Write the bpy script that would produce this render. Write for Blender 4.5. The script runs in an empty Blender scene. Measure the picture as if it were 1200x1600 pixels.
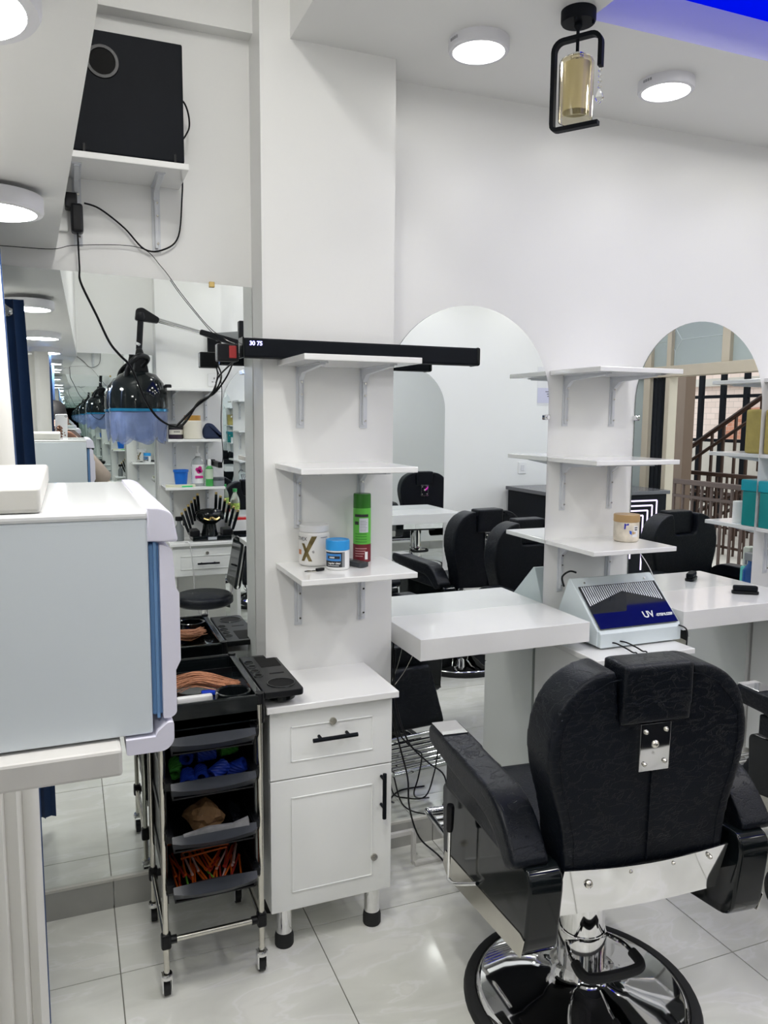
import bpy, bmesh, math, random
from mathutils import Vector, Matrix
random.seed(7)
S = bpy.context.scene
COL = S.collection
PI = math.pi

# ------------------------------------------------------------------ camera
CAM_H = 1.665
YAW, PITCH, ROLL, FPX = 0.38348372, 0.11848033, 0.00746859, 1225.2
fwd = Vector((math.sin(YAW)*math.cos(PITCH), math.cos(YAW)*math.cos(PITCH), -math.sin(PITCH)))
rt0 = Vector((math.cos(YAW), -math.sin(YAW), 0)); up0 = rt0.cross(fwd)
rt = rt0*math.cos(ROLL) + up0*math.sin(ROLL); up = -rt0*math.sin(ROLL) + up0*math.cos(ROLL)
cd = bpy.data.cameras.new('camera'); cam = bpy.data.objects.new('camera', cd); COL.objects.link(cam)
cd.sensor_fit = 'VERTICAL'; cd.sensor_height = 24; cd.lens = 24*FPX/1600; cd.clip_start = 0.01; cd.clip_end = 200
cam.matrix_world = Matrix(((rt.x, up.x, -fwd.x, 0), (rt.y, up.y, -fwd.y, 0), (rt.z, up.z, -fwd.z, CAM_H), (0, 0, 0, 1)))
S.camera = cam

# ------------------------------------------------------------------ world, exposure
w = bpy.data.worlds.new('world'); S.world = w; w.use_nodes = True
bg = w.node_tree.nodes['Background']; bg.inputs[0].default_value = (0.86, 0.93, 1.0, 1); bg.inputs[1].default_value = 1.55
S.view_settings.view_transform = 'Standard'; S.view_settings.look = 'None'
S.view_settings.gamma = 1; S.view_settings.use_curve_mapping = False
S.view_settings.exposure = 0.74
S.cycles.max_bounces = 16; S.cycles.glossy_bounces = 13; S.cycles.diffuse_bounces = 5
S.cycles.transmission_bounces = 8; S.cycles.transparent_max_bounces = 12
S.cycles.use_denoising = True
L_BORDER, L_FAR, L_TRAY_FILL, L_HIGH_FILL, L_SOFFIT = 6.0, 18.0, 27.0, 58.0, 42.0      # radiance of the round ceiling lights, tray and high ones added as fill

# ------------------------------------------------------------------ room numbers (metres)
W, OW = 2.664, -0.536        # mirror faces of the two long walls
WB, OB = 2.670, -0.542       # wall faces
PF, OPF = 2.52, -0.392       # column faces
PX0, PX1 = 0.593, 1.048      # column sides
XL, XE = -1.2, 4.7           # room ends
CEIL = 2.836

# ------------------------------------------------------------------ materials
MATS = {}
def mat(name, col, rough=.5, metal=0, var=.03, vs=6, bump=0, bs=60, coat=0, trans=0, emit=0, ior=1.45, sheen=0, alpha=1, bdist=.002, stretch=None):
    if name in MATS: return MATS[name]
    m = bpy.data.materials.new(name); m.use_nodes = True; MATS[name] = m
    nt = m.node_tree; b = nt.nodes['Principled BSDF']; L = nt.links
    tc = nt.nodes.new('ShaderNodeTexCoord')
    src = tc.outputs['Object']
    if stretch:
        mp = nt.nodes.new('ShaderNodeMapping'); mp.inputs['Scale'].default_value = stretch
        L.new(src, mp.inputs['Vector']); src = mp.outputs['Vector']
    n = nt.nodes.new('ShaderNodeTexNoise'); n.inputs['Scale'].default_value = vs; n.inputs['Detail'].default_value = 4
    L.new(src, n.inputs['Vector'])
    r = nt.nodes.new('ShaderNodeValToRGB')
    lo = [max(0, c*(1-var)) for c in col]; hi = [min(1, c*(1+var)) for c in col]
    r.color_ramp.elements[0].color = (*lo, 1); r.color_ramp.elements[1].color = (*hi, 1)
    r.color_ramp.elements[0].position = .3; r.color_ramp.elements[1].position = .7
    L.new(n.outputs['Fac'], r.inputs['Fac']); L.new(r.outputs['Color'], b.inputs['Base Color'])
    b.inputs['Roughness'].default_value = rough; b.inputs['Metallic'].default_value = metal
    b.inputs['IOR'].default_value = ior
    if coat: b.inputs['Coat Weight'].default_value = coat; b.inputs['Coat Roughness'].default_value = .05
    if trans: b.inputs['Transmission Weight'].default_value = trans
    if sheen: b.inputs['Sheen Weight'].default_value = sheen
    if alpha < 1: b.inputs['Alpha'].default_value = alpha
    if emit:
        b.inputs['Emission Color'].default_value = (*col, 1); b.inputs['Emission Strength'].default_value = emit
    if bump:
        n2 = nt.nodes.new('ShaderNodeTexNoise'); n2.inputs['Scale'].default_value = bs; n2.inputs['Detail'].default_value = 5
        L.new(src, n2.inputs['Vector'])
        bp = nt.nodes.new('ShaderNodeBump'); bp.inputs['Strength'].default_value = bump; bp.inputs['Distance'].default_value = bdist
        L.new(n2.outputs['Fac'], bp.inputs['Height']); L.new(bp.outputs['Normal'], b.inputs['Normal'])
    return m

paint   = mat('white_wall_paint', (.84, .84, .825), .32, var=.015, vs=1.5, bump=.25, bs=9, bdist=.004)
ceilp   = mat('white_ceiling_paint', (.82, .82, .805), .4, var=.012, vs=2, bump=.1, bs=6)
grout   = mat('dark_grout', (.20, .20, .17), .8)
whitel  = mat('white_laminate', (.85, .85, .84), .16, var=.01, bump=.02, bs=20, coat=.4)
whitec  = mat('white_cabinet_paint', (.87, .88, .865), .3, var=.012, vs=3)
whitem  = mat('white_bracket_metal', (.66, .68, .71), .35, var=.02)
blackp  = mat('black_plastic', (.006, .0065, .008), .34, var=.2)
blackg  = mat('black_gloss', (.005, .007, .008), .08, var=.1, coat=.08)
blackm  = mat('black_matt', (.0065, .008, .011), .55, var=.15, bump=.05, bs=300)
greyp   = mat('grey_plastic', (.030, .034, .042), .38, var=.1, vs=20)
chrome  = mat('chrome', (.82, .82, .82), .05, 1, var=.01)
steel   = mat('brushed_steel', (.62, .60, .54), .22, 1, var=.04, vs=30)
rubber  = mat('black_rubber', (.016, .017, .018), .7, var=.2)
lilac   = mat('lilac_white_plastic', (.70, .69, .80), .3, var=.012)
towelc  = mat('pale_grey_enamel', (.62, .67, .71), .28, var=.01)
towelt  = mat('white_enamel_top', (.80, .81, .82), .16, var=.01, coat=.5)
gasket  = mat('blue_gasket', (.17, .33, .58), .4)
slabm   = mat('off_white_slab', (.70, .69, .65), .4, var=.06, vs=9, bump=.1, bs=30)
slabside= mat('greyish_slab', (.58, .57, .55), .5, var=.08, vs=9)
bluecl  = mat('blue_velvet', (.010, .045, .15), .8, var=.2, vs=3, sheen=.4)
whitecl = mat('white_voile', (.72, .71, .68), .8, var=.03, vs=3)
gold    = mat('gold_metal', (.75, .55, .22), .22, 1, var=.05)
glassm  = mat('clear_glass', (.92, .93, .9), .03, trans=1, var=0)
frost   = mat('frosted_glass', (.50, .57, .56), .45, trans=.35, var=.02, vs=3)
alu     = mat('beige_aluminium', (.50, .44, .34), .42, 0, var=.03)
brownw  = mat('brown_wall', (.11, .07, .045), .6, var=.03)
brownr  = mat('brown_railing_paint', (.050, .025, .016), .6, var=.1)
concrete= mat('beige_concrete', (.50, .45, .39), .8, var=.08, vs=2)
blockw  = mat('pale_block', (.72, .62, .56), .9, var=.1, vs=5)
brickr  = mat('red_brick', (.55, .26, .17), .9, var=.15, vs=5)
mortar  = mat('mortar', (.5, .45, .41), .9)
skin    = mat('brown_skin', (.20, .10, .065), .5, var=.1, vs=20)
beige   = mat('beige_wool', (.50, .41, .34), .85, var=.06, vs=20, bump=.2, bs=200)
brownk  = mat('brown_scarf', (.06, .042, .037), .8, var=.25, vs=15, bump=.2, bs=150)
darkc   = mat('dark_trousers', (.02, .02, .025), .8)
blackm.node_tree.nodes['Principled BSDF'].inputs['Specular IOR Level'].default_value = .12
blackp.node_tree.nodes['Principled BSDF'].inputs['Specular IOR Level'].default_value = .3
blackg.node_tree.nodes['Principled BSDF'].inputs['Specular IOR Level'].default_value = .35
def flat(name, c, r=.4): return mat(name, c, r, var=.02)

def leather():
    m = mat('black_leather', (.0035, .0052, .0090), .40, var=.15, vs=8)
    nt = m.node_tree; L = nt.links; b = nt.nodes['Principled BSDF']
    tc = [n for n in nt.nodes if n.type == 'TEX_COORD'][0]
    n1 = nt.nodes.new('ShaderNodeTexNoise'); n1.inputs['Scale'].default_value = 24; n1.inputs['Detail'].default_value = 8; n1.inputs['Distortion'].default_value = .9
    mp = nt.nodes.new('ShaderNodeMapping'); mp.inputs['Scale'].default_value = (.8, .8, 1.8)
    L.new(tc.outputs['Object'], mp.inputs['Vector']); L.new(mp.outputs['Vector'], n1.inputs['Vector'])
    rp = nt.nodes.new('ShaderNodeValToRGB'); e = rp.color_ramp.elements
    e[0].position = .472; e[0].color = (1, 1, 1, 1); e[1].position = .528; e[1].color = (1, 1, 1, 1)
    mid = e.new(.5); mid.color = (0, 0, 0, 1)
    L.new(n1.outputs['Fac'], rp.inputs['Fac'])
    n2 = nt.nodes.new('ShaderNodeTexVoronoi'); n2.inputs['Scale'].default_value = 260
    L.new(tc.outputs['Object'], n2.inputs['Vector'])
    b1 = nt.nodes.new('ShaderNodeBump'); b1.inputs['Strength'].default_value = .34; b1.inputs['Distance'].default_value = .0025
    b2 = nt.nodes.new('ShaderNodeBump'); b2.inputs['Strength'].default_value = .3; b2.inputs['Distance'].default_value = .001
    L.new(rp.outputs['Color'], b1.inputs['Height']); L.new(n2.outputs['Distance'], b2.inputs['Height'])
    L.new(b1.outputs['Normal'], b2.inputs['Normal']); L.new(b2.outputs['Normal'], b.inputs['Normal'])
    b.inputs['Specular IOR Level'].default_value = .30
    return m
leath = leather()

def marble():
    m = mat('pale_marble_tile', (.60, .61, .575), .12, var=.05, vs=1.2, coat=.15)
    nt = m.node_tree; L = nt.links; b = nt.nodes['Principled BSDF']
    tc = [n for n in nt.nodes if n.type == 'TEX_COORD'][0]; n = [x for x in nt.nodes if x.type == 'TEX_NOISE'][0]
    rp = [x for x in nt.nodes if x.type == 'VALTORGB'][0]
    oi = nt.nodes.new('ShaderNodeObjectInfo'); mp = nt.nodes.new('ShaderNodeMapping')
    cb = nt.nodes.new('ShaderNodeCombineXYZ'); ml = nt.nodes.new('ShaderNodeMath'); ml.operation = 'MULTIPLY'; ml.inputs[1].default_value = 37
    L.new(oi.outputs['Random'], ml.inputs[0]); L.new(ml.outputs[0], cb.inputs[0]); L.new(ml.outputs[0], cb.inputs[1])
    L.new(tc.outputs['Object'], mp.inputs['Vector']); L.new(cb.outputs[0], mp.inputs['Location']); mp.inputs['Rotation'].default_value = (0, 0, .7)
    mp.inputs['Scale'].default_value = (2.0, 5.0, 1)
    L.new(mp.outputs['Vector'], n.inputs['Vector']); n.inputs['Distortion'].default_value = 1.2; n.inputs['Detail'].default_value = 7
    e = rp.color_ramp.elements
    e[0].color = (.71, .715, .66, 1); e[0].position = .25; e[1].color = (.86, .86, .81, 1); e[1].position = .62
    v = e.new(.52); v.color = (.81, .815, .76, 1); v2 = e.new(.545); v2.color = (.88, .88, .85, 1); v3 = e.new(.575); v3.color = (.82, .82, .77, 1)
    return m
tilem = marble()
skirt = mat('grey_marble_skirting', (.40, .40, .375), .2, var=.12, vs=5)

def mirror_mat():
    m = bpy.data.materials.new('mirror_glass'); m.use_nodes = True; MATS['mirror_glass'] = m
    nt = m.node_tree; b = nt.nodes['Principled BSDF']
    b.inputs['Metallic'].default_value = 1; b.inputs['Roughness'].default_value = 0
    n = nt.nodes.new('ShaderNodeTexNoise'); n.inputs['Scale'].default_value = .5
    r = nt.nodes.new('ShaderNodeValToRGB'); r.color_ramp.elements[0].color = (.865, .90, .892, 1); r.color_ramp.elements[1].color = (.875, .908, .90, 1)
    nt.links.new(n.outputs['Fac'], r.inputs['Fac']); nt.links.new(r.outputs['Color'], b.inputs['Base Color'])
    return m
mirr = mirror_mat()
medge = mat('dark_mirror_edge', (.22, .25, .24), .25)
def emis(name, col, st):
    m = mat(name, col, .5, var=0); b = m.node_tree.nodes['Principled BSDF']
    b.inputs['Emission Color'].default_value = (*col, 1); b.inputs['Emission Strength'].default_value = st
    return m
bluel = emis('blue_led_panel', (.0, .006, .85), .33)
bluel.node_tree.nodes['Principled BSDF'].inputs['Specular IOR Level'].default_value = 0

# ------------------------------------------------------------------ mesh helpers
def bm_new(): return bmesh.new()
def merge(bm, t, M=None):
    if M is not None: t.transform(M)
    me = bpy.data.meshes.new('tmp'); t.to_mesh(me); t.free(); bm.from_mesh(me); bpy.data.meshes.remove(me)
def box(bm, x0, x1, y0, y1, z0, z1, bev=0, seg=2, M=None, mi=0):
    t = bmesh.new(); bmesh.ops.create_cube(t, size=1)
    bmesh.ops.scale(t, vec=(x1-x0, y1-y0, z1-z0), verts=t.verts); bmesh.ops.translate(t, vec=((x0+x1)/2, (y0+y1)/2, (z0+z1)/2), verts=t.verts)
    if bev: bmesh.ops.bevel(t, geom=t.edges[:], offset=bev, segments=seg, affect='EDGES', profile=.5)
    for f in t.faces: f.material_index = mi
    merge(bm, t, M); return bm
def tube(bm, pts, r, n=8, closed=False, caps=True):
    P = [Vector(p) for p in pts]; N = len(P); rings = []
    rr = r if isinstance(r, (list, tuple)) else [r]*N
    prev = None
    for i, p in enumerate(P):
        if closed: d = P[(i+1) % N]-P[i-1]
        else: d = P[min(i+1, N-1)]-P[max(i-1, 0)]
        d.normalize()
        if prev is None:
            a = Vector((0, 0, 1)) if abs(d.z) < .9 else Vector((1, 0, 0))
            u = d.cross(a).normalized()
        else: u = (prev-d*prev.dot(d)).normalized()
        prev = u; v = d.cross(u)
        rings.append([bm.verts.new(p+(u*math.cos(2*PI*k/n)+v*math.sin(2*PI*k/n))*rr[i]) for k in range(n)])
    R = range(N) if closed else range(N-1)
    for i in R:
        a, b = rings[i], rings[(i+1) % N]
        for k in range(n): bm.faces.new((a[k], a[(k+1) % n], b[(k+1) % n], b[k]))
    if caps and not closed: bm.faces.new(rings[0][::-1]); bm.faces.new(rings[-1])
    return bm
def cyl(bm, p0, p1, r, r1=None, n=16): return tube(bm, [p0, p1], [r, r if r1 is None else r1], n)
def smooth_path(pts, k=6):
    P = [Vector(p) for p in pts]; out = []
    for i in range(len(P)-1):
        a = P[max(i-1, 0)]; b = P[i]; c = P[i+1]; d = P[min(i+2, len(P)-1)]
        for j in range(k):
            t = j/k
            out.append(.5*((2*b)+(c-a)*t+(2*a-5*b+4*c-d)*t*t+(3*b-a-3*c+d)*t**3))
    out.append(P[-1]); return out
def lathe(bm, prof, c=(0, 0, 0), n=24, M=None, capt=True, capb=True, sx=1, sy=1):
    t = bmesh.new(); rings = []
    for r, z in prof:
        rings.append([t.verts.new((c[0]+sx*r*math.cos(2*PI*k/n), c[1]+sy*r*math.sin(2*PI*k/n), c[2]+z)) for k in range(n)])
    for i in range(len(rings)-1):
        for k in range(n): t.faces.new((rings[i][k], rings[i][(k+1) % n], rings[i+1][(k+1) % n], rings[i+1][k]))
    if capb and prof[0][0] > 1e-5: t.faces.new(rings[0][::-1])
    if capt and prof[-1][0] > 1e-5: t.faces.new(rings[-1])
    bmesh.ops.remove_doubles(t, verts=t.verts, dist=1e-6)
    merge(bm, t, M); return bm
def prism(bm, poly, axis, a0, a1, bev=0, seg=2, M=None):
    """poly in the plane normal to axis: x->(y,z), y->(x,z), z->(x,y)"""
    def p3(p, a): return (a, p[0], p[1]) if axis == 'x' else ((p[0], a, p[1]) if axis == 'y' else (p[0], p[1], a))
    t = bmesh.new(); A = [t.verts.new(p3(p, a0)) for p in poly]; B = [t.verts.new(p3(p, a1)) for p in poly]; n = len(poly)
    fa = t.faces.new(A); fb = t.faces.new(B[::-1])
    for k in range(n): t.faces.new((A[k], B[k], B[(k+1) % n], A[(k+1) % n]))
    bmesh.ops.recalc_face_normals(t, faces=t.faces)
    if bev:
        ed = [e for e in t.edges if (e in fa.edges[:] or e in fb.edges[:])]
        bmesh.ops.bevel(t, geom=ed, offset=bev, segments=seg, affect='EDGES', profile=.5)
    merge(bm, t, M); return bm
def rounded(poly, r, k=5):
    out = []; n = len(poly)
    for i in range(n):
        p = Vector(poly[i]); a = Vector(poly[i-1])-p; b = Vector(poly[(i+1) % n])-p
        rr = r[i] if isinstance(r, (list, tuple)) else r
        if rr <= 0: out.append(tuple(p)); continue
        q = min(rr, a.length*.48, b.length*.48); s = p+a.normalized()*q; e = p+b.normalized()*q
        for j in range(k+1):
            t = j/k; out.append(tuple((1-t)**2*s+2*t*(1-t)*p+t*t*e))
    return out
def soften(bm, voxel=.0075, it=10, fac=.5):
    bmesh.ops.triangulate(bm, faces=bm.faces[:]); bmesh.ops.recalc_face_normals(bm, faces=bm.faces[:])
    me = bpy.data.meshes.new('soft'); bm.to_mesh(me); bm.free(); o = bpy.data.objects.new('soft', me); COL.objects.link(o)
    r = o.modifiers.new('r', 'REMESH'); r.mode = 'VOXEL'; r.voxel_size = voxel
    k = o.modifiers.new('s', 'SMOOTH'); k.iterations = it; k.factor = fac
    dg = bpy.context.evaluated_depsgraph_get(); em = bpy.data.meshes.new_from_object(o.evaluated_get(dg))
    out = bmesh.new(); out.from_mesh(em); bpy.data.objects.remove(o); bpy.data.meshes.remove(me); bpy.data.meshes.remove(em)
    return out
def obj(name, bm, m, parent=None, smooth=None, origin=None):
    me = bpy.data.meshes.new(name)
    bmesh.ops.recalc_face_normals(bm, faces=bm.faces[:])
    if origin is not None: bmesh.ops.translate(bm, vec=-Vector(origin), verts=bm.verts)
    bm.to_mesh(me); bm.free()
    for x in (m if isinstance(m, (list, tuple)) else [m]): me.materials.append(x)
    if smooth is not None:
        for p in me.polygons: p.use_smooth = True
        me.set_sharp_from_angle(angle=math.radians(smooth))
    o = bpy.data.objects.new(name, me); COL.objects.link(o)
    if smooth is not None:
        wn = o.modifiers.new('weighted_normals', 'WEIGHTED_NORMAL'); wn.keep_sharp = True; wn.weight = 100
    if parent is not None: o.parent = parent
    if origin is not None and parent is None: o.location = origin
    return o
def tag(o, label, cat, group=None):
    o['label'] = label; o['category'] = cat
    if group: o['group'] = group
    return o
def thing(name, label, cat, loc=(0, 0, 0), rz=0, group=None):
    o = bpy.data.objects.new(name, None); COL.objects.link(o); o.empty_display_size = .05
    o.location = loc; o.rotation_euler = (0, 0, rz); return tag(o, label, cat, group)
def part(name, bm, m, root, smooth=None, world=True, sub=None):
    """mesh given in world coordinates (root unrotated) or in the root's own"""
    return obj(name, bm, m, sub or root, smooth, origin=root.location if world else None)
def struct(name, bm, m, smooth=None):
    o = obj(name, bm, m, None, smooth); o['kind'] = 'structure'; return o
def dup(root, loc, rz, label, group=None):
    r = root.copy(); COL.objects.link(r); r.location = loc; r.rotation_euler = (0, 0, rz); r['label'] = label
    if group: r['group'] = group
    for ch in list(root.children):
        c = ch.copy(); COL.objects.link(c); c.parent = r
        for g in ch.children:
            d = g.copy(); COL.objects.link(d); d.parent = c
    return r
def text_bm(s, size, M, bold=0.0, extrude=.0004):
    cu = bpy.data.curves.new('t', 'FONT'); cu.body = s; cu.size = size; cu.extrude = extrude; cu.offset = bold; cu.align_x = 'CENTER'; cu.align_y = 'CENTER'
    o = bpy.data.objects.new('t', cu); COL.objects.link(o); bpy.context.view_layer.update()
    me = o.to_mesh(); bm = bmesh.new(); bm.from_mesh(me); o.to_mesh_clear(); bpy.data.objects.remove(o); bpy.data.curves.remove(cu)
    bm.transform(M); return bm
def face_M(c, right, upv):
    r = Vector(right).normalized(); u = Vector(upv).normalized(); n = r.cross(u)
    return Matrix(((r.x, u.x, n.x, c[0]), (r.y, u.y, n.y, c[1]), (r.z, u.z, n.z, c[2]), (0, 0, 0, 1)))

# ================================================================== SETTING
b = bm_new(); box(b, XL-.1, XE+.1, OB-.12, WB+.12, -.12, -.003); floor = struct('floor', b, grout)
g = .0017
xs = [.09+.6*k for k in range(-3, 9)]; ys = [2.314+.6-.6*k for k in range(0, 7)]
for i in range(len(xs)-1):
    for j in range(len(ys)-1):
        x0, x1 = max(xs[i], XL)+g, min(xs[i+1], XE+.08)-g; y1, y0 = min(ys[j], WB)-g, max(ys[j+1], OB)+g
        if x1-x0 < .05 or y1-y0 < .02: continue
        t = bm_new(); box(t, x0, x1, y0, y1, -.012, 0.0); o = obj('floor_tile', t, tilem, floor, origin=((x0+x1)/2, (y0+y1)/2, 0)); o.location = ((x0+x1)/2, (y0+y1)/2, 0)

b = bm_new(); box(b, XL-.1, XE+.1, WB, WB+.12, 0, 3.25); wall_back = struct('wall_back', b, paint)
b = bm_new(); box(b, PX0, PX1, PF, WB+.01, 0, 3.25); obj('column', b, paint, wall_back)
b = bm_new(); box(b, XL, PX0, WB-.055, WB+.01, 2.874, 3.25); obj('beam', b, paint, wall_back)
b = bm_new(); box(b, XL-.1, XE+.1, OB-.12, OB, 0, 3.25); wall_front = struct('wall_front', b, paint)
b = bm_new(); box(b, PX0, PX1, OB-.01, OPF, 0, 3.25); obj('column', b, paint, wall_front)
b = bm_new(); box(b, XL-.1, XL, OB, WB, 0, 3.25); struct('wall_left', b, paint)

# end wall with the glazed shop front
b = bm_new(); box(b, XE, XE+.1, OB, WB, 2.62, 3.25); box(b, XE, XE+.1, 2.45, WB, 0, 2.62); struct('wall_right', b, paint)
shop = bpy.data.objects.new('door_1', None); COL.objects.link(shop); shop['kind'] = 'structure'
b = bm_new()
for y0, y1 in ((OB, OB+.07), (-.27, -.19), (.0, .05), (1.40, 1.48), (2.38, 2.45)): box(b, XE, XE+.09, y0, y1, 0, 2.62, .004)
box(b, XE-.01, XE+.10, OB, 2.45, 2.03, 2.12, .004); box(b, XE, XE+.09, OB, 2.45, 2.54, 2.62, .004)
box(b, XE, XE+.09, .60, .68, 2.12, 2.54, .004); box(b, XE, XE+.09, 1.48, 2.38, 0, .1); box(b, XE, XE+.09, OB, -.19, 0, .1)
obj('door_frame', b, alu, shop)
b = bm_new()
for y0 in (-.17, -.12, -.07): box(b, XE+.02, XE+.05, y0, y0+.02, 0, 2.03)
obj('sliding_door_stile', b, blackm, shop)
for y0, y1 in ((OB+.07, .60), (.68, 1.44), (1.44, 2.38)):
    b = bm_new(); box(b, XE+.035, XE+.045, y0, y1, 2.12, 2.54); pn = obj('transom_pane', b, frost, shop)
    c = (y0+y1)/2; b = bm_new(); X = XE+.033
    dm = [(c-.07, 2.33), (c, 2.42), (c+.07, 2.33), (c, 2.24)]
    for k in range(4):
        p, q = dm[k], dm[(k+1) % 4]; tube(b, [(X, p[0], p[1]), (X, q[0], q[1])], .004, 4)
    tube(b, [(X, y0, 2.33), (X, c-.07, 2.33)], .003, 4); tube(b, [(X, c+.07, 2.33), (X, y1, 2.33)], .003, 4)
    tube(b, [(X, c, 2.42), (X, c, 2.54)], .003, 4); tube(b, [(X, c, 2.12), (X, c, 2.24)], .003, 4)
    obj('etched_line', b, flat('etched_white', (.62, .68, .66), .5), pn)
for y0, y1 in ((OB+.07, -.27), (1.48, 2.38)):
    b = bm_new(); box(b, XE+.035, XE+.045, y0, y1, .1, 2.03); obj('side_pane', b, frost, shop)

# ceilings
ceil = struct('ceiling', box(bm_new(), XL-.1, XE+.1, OB-.12, WB+.12, 3.25, 3.35), ceilp)
TX, TY1, TY0 = 1.47, 2.06, .07       # tray recess
b = bm_new()
def quad_top(bm, x0, x1, y0, y1, z0, z1): box(bm, x0, x1, y0, y1, z0, z1)
quad_top(b, .69, TX, OB, WB, CEIL, 3.25); quad_top(b, TX, XE, TY1, WB, CEIL, 3.25); quad_top(b, TX, XE, OB, TY0, CEIL, 3.25)
obj('dropped_border', b, ceilp, ceil)
b = bm_new(); BWD = .36
for x0, x1, y0, y1 in ((TX, XE, TY1-BWD, TY1), (TX, XE, TY0, TY0+BWD), (TX, TX+BWD, TY0+BWD, TY1-BWD)): box(b, x0, x1, y0, y1, 2.955, 2.975)
obj('blue_light_band', b, bluel, ceil)
b = bm_new(); box(b, TX+BWD, XE, TY0+BWD, TY1-BWD, 2.93, 2.975); obj('tray_panel', b, ceilp, ceil)
b = bm_new(); 
sec = [(OB, .085, 2.075), (.95, .045, 2.087), (WB, -.01, 2.17)]; lo, hi, lx, hx = [], [], [], []
for y, x, z in sec:
    lo.append(b.verts.new((XL, y, z))); lx.append(b.verts.new((x, y, z))); hi.append(b.verts.new((XL, y, 3.25))); hx.append(b.verts.new((x, y, 3.25)))
for k in range(2):
    b.faces.new((lo[k], lx[k], lx[k+1], lo[k+1])); b.faces.new((lx[k], hx[k], hx[k+1], lx[k+1])); b.faces.new((hi[k], hi[k+1], hx[k+1], hx[k])); b.faces.new((lo[k], lo[k+1], hi[k+1], hi[k]))
for k in (0, 2): b.faces.new((lo[k], lx[k], hx[k], hi[k]))
obj('soffit', b, ceilp, ceil)

# skirting tiles
for side, y0, y1, parts in (('back', WB-.014, WB+.01, ((XL, PX0), (PX1, XE))), ('front', OB-.01, OB+.014, ((XL, PX0), (PX1, XE)))):
    bb = bpy.data.objects.new('baseboard_'+side, None); COL.objects.link(bb); bb['kind'] = 'structure'
    for a, c in parts:
        cuts = sorted(set([a, c]+[x for x in xs if a < x < c]))
        for k in range(len(cuts)-1):
            t = bm_new(); box(t, cuts[k]+g, cuts[k+1]-g, y0, y1, 0, .098); obj('skirting_tile', t, skirt, bb)
    for a, c in parts:
        t = bm_new(); box(t, a, c, y0-(0.002 if side == 'back' else 0), y1+(0.002 if side == 'front' else 0), .098, .107); obj('edge_strip', t, flat('pale_strip', (.62, .61, .56), .4), bb)

# outside the shop front
gr = box(bm_new(), XE+.1, 16, -9, 6, -.12, -.003); out = struct('floor_outside', gr, concrete)
b = bm_new(); box(b, 6.75, 6.9, -9, -1.98, -.003, 3.6); struct('wall_outside', b, brownw)

# ================================================================== MIRRORS
def slab_mirror(name, poly, yb, yf, label, group):
    t = bmesh.new(); n = len(poly)
    A = [t.verts.new((p[0], yf, p[1])) for p in poly]; B = [t.verts.new((p[0], yb, p[1])) for p in poly]
    f = t.faces.new(A); f.material_index = 0
    h = t.faces.new(B[::-1]); h.material_index = 1
    for k in range(n):
        q = t.faces.new((A[k], B[k], B[(k+1) % n], A[(k+1) % n])); q.material_index = 1
    c = (sum(p[0] for p in poly)/n, yf, .107)
    o = obj(name, t, [mirr, medge], None, None, origin=c); return tag(o, label, 'mirror', group)
def arch(cx, r=.351, z0=.107, zt=2.087):
    zc = zt-r; return [(cx-r, z0), (cx+r, z0)]+[(cx+r*math.cos(PI*k/32), zc+r*math.sin(PI*k/32)) for k in range(33)]
MG = 'mirrors on the two long walls'
slab_mirror('wall_mirror', [(-.62, .107), (PX0-.002, .107), (PX0-.002, 2.097), (-.62, 2.122)], WB, W, 'tall rectangular mirror on the wall below the black speaker', MG)
slab_mirror('arched_mirror', arch(1.424), WB, W, 'arched mirror right beside the white column, behind the soundbar end', MG)
slab_mirror('arched_mirror', arch(2.551), WB, W, 'arched mirror at the right, reflecting the shop entrance', MG)
slab_mirror('wall_mirror', [(-.62, .107), (PX0-.002, .107), (PX0-.002, 2.10), (-.62, 2.10)], OB, OW, 'tall rectangular mirror on the opposite wall, behind the person', MG)
slab_mirror('arched_mirror', arch(1.424), OB, OW, 'arched mirror on the opposite wall beside its shelves column', MG)
slab_mirror('arched_mirror', arch(2.551), OB, OW, 'arched mirror on the opposite wall beside the blank white wall', MG)
for cx, lb in ((1.765, 'small clear clip on the edge of the arched mirror beside the soundbar'), (2.205, 'small clear clip on the left edge of the right arched mirror')):
    b = bm_new(); box(b, cx-.012, cx+.012, W-.012, WB, 1.665, 1.685, .003); cyl(b, (cx, W-.016, 1.675), (cx, W-.008, 1.675), .006)
    tag(obj('mirror_clip', b, chrome, None, 40, origin=(cx, W, 1.675)), lb, 'clip', 'mirror clips')
b = bm_new(); box(b, .45, .468, W-.007, WB, 2.088, 2.106, .002); tag(obj('mirror_clip', b, gold, None, origin=(.459, W, 2.097)), 'small brass clip on the top edge of the rectangular mirror', 'clip', 'mirror clips')

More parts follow.
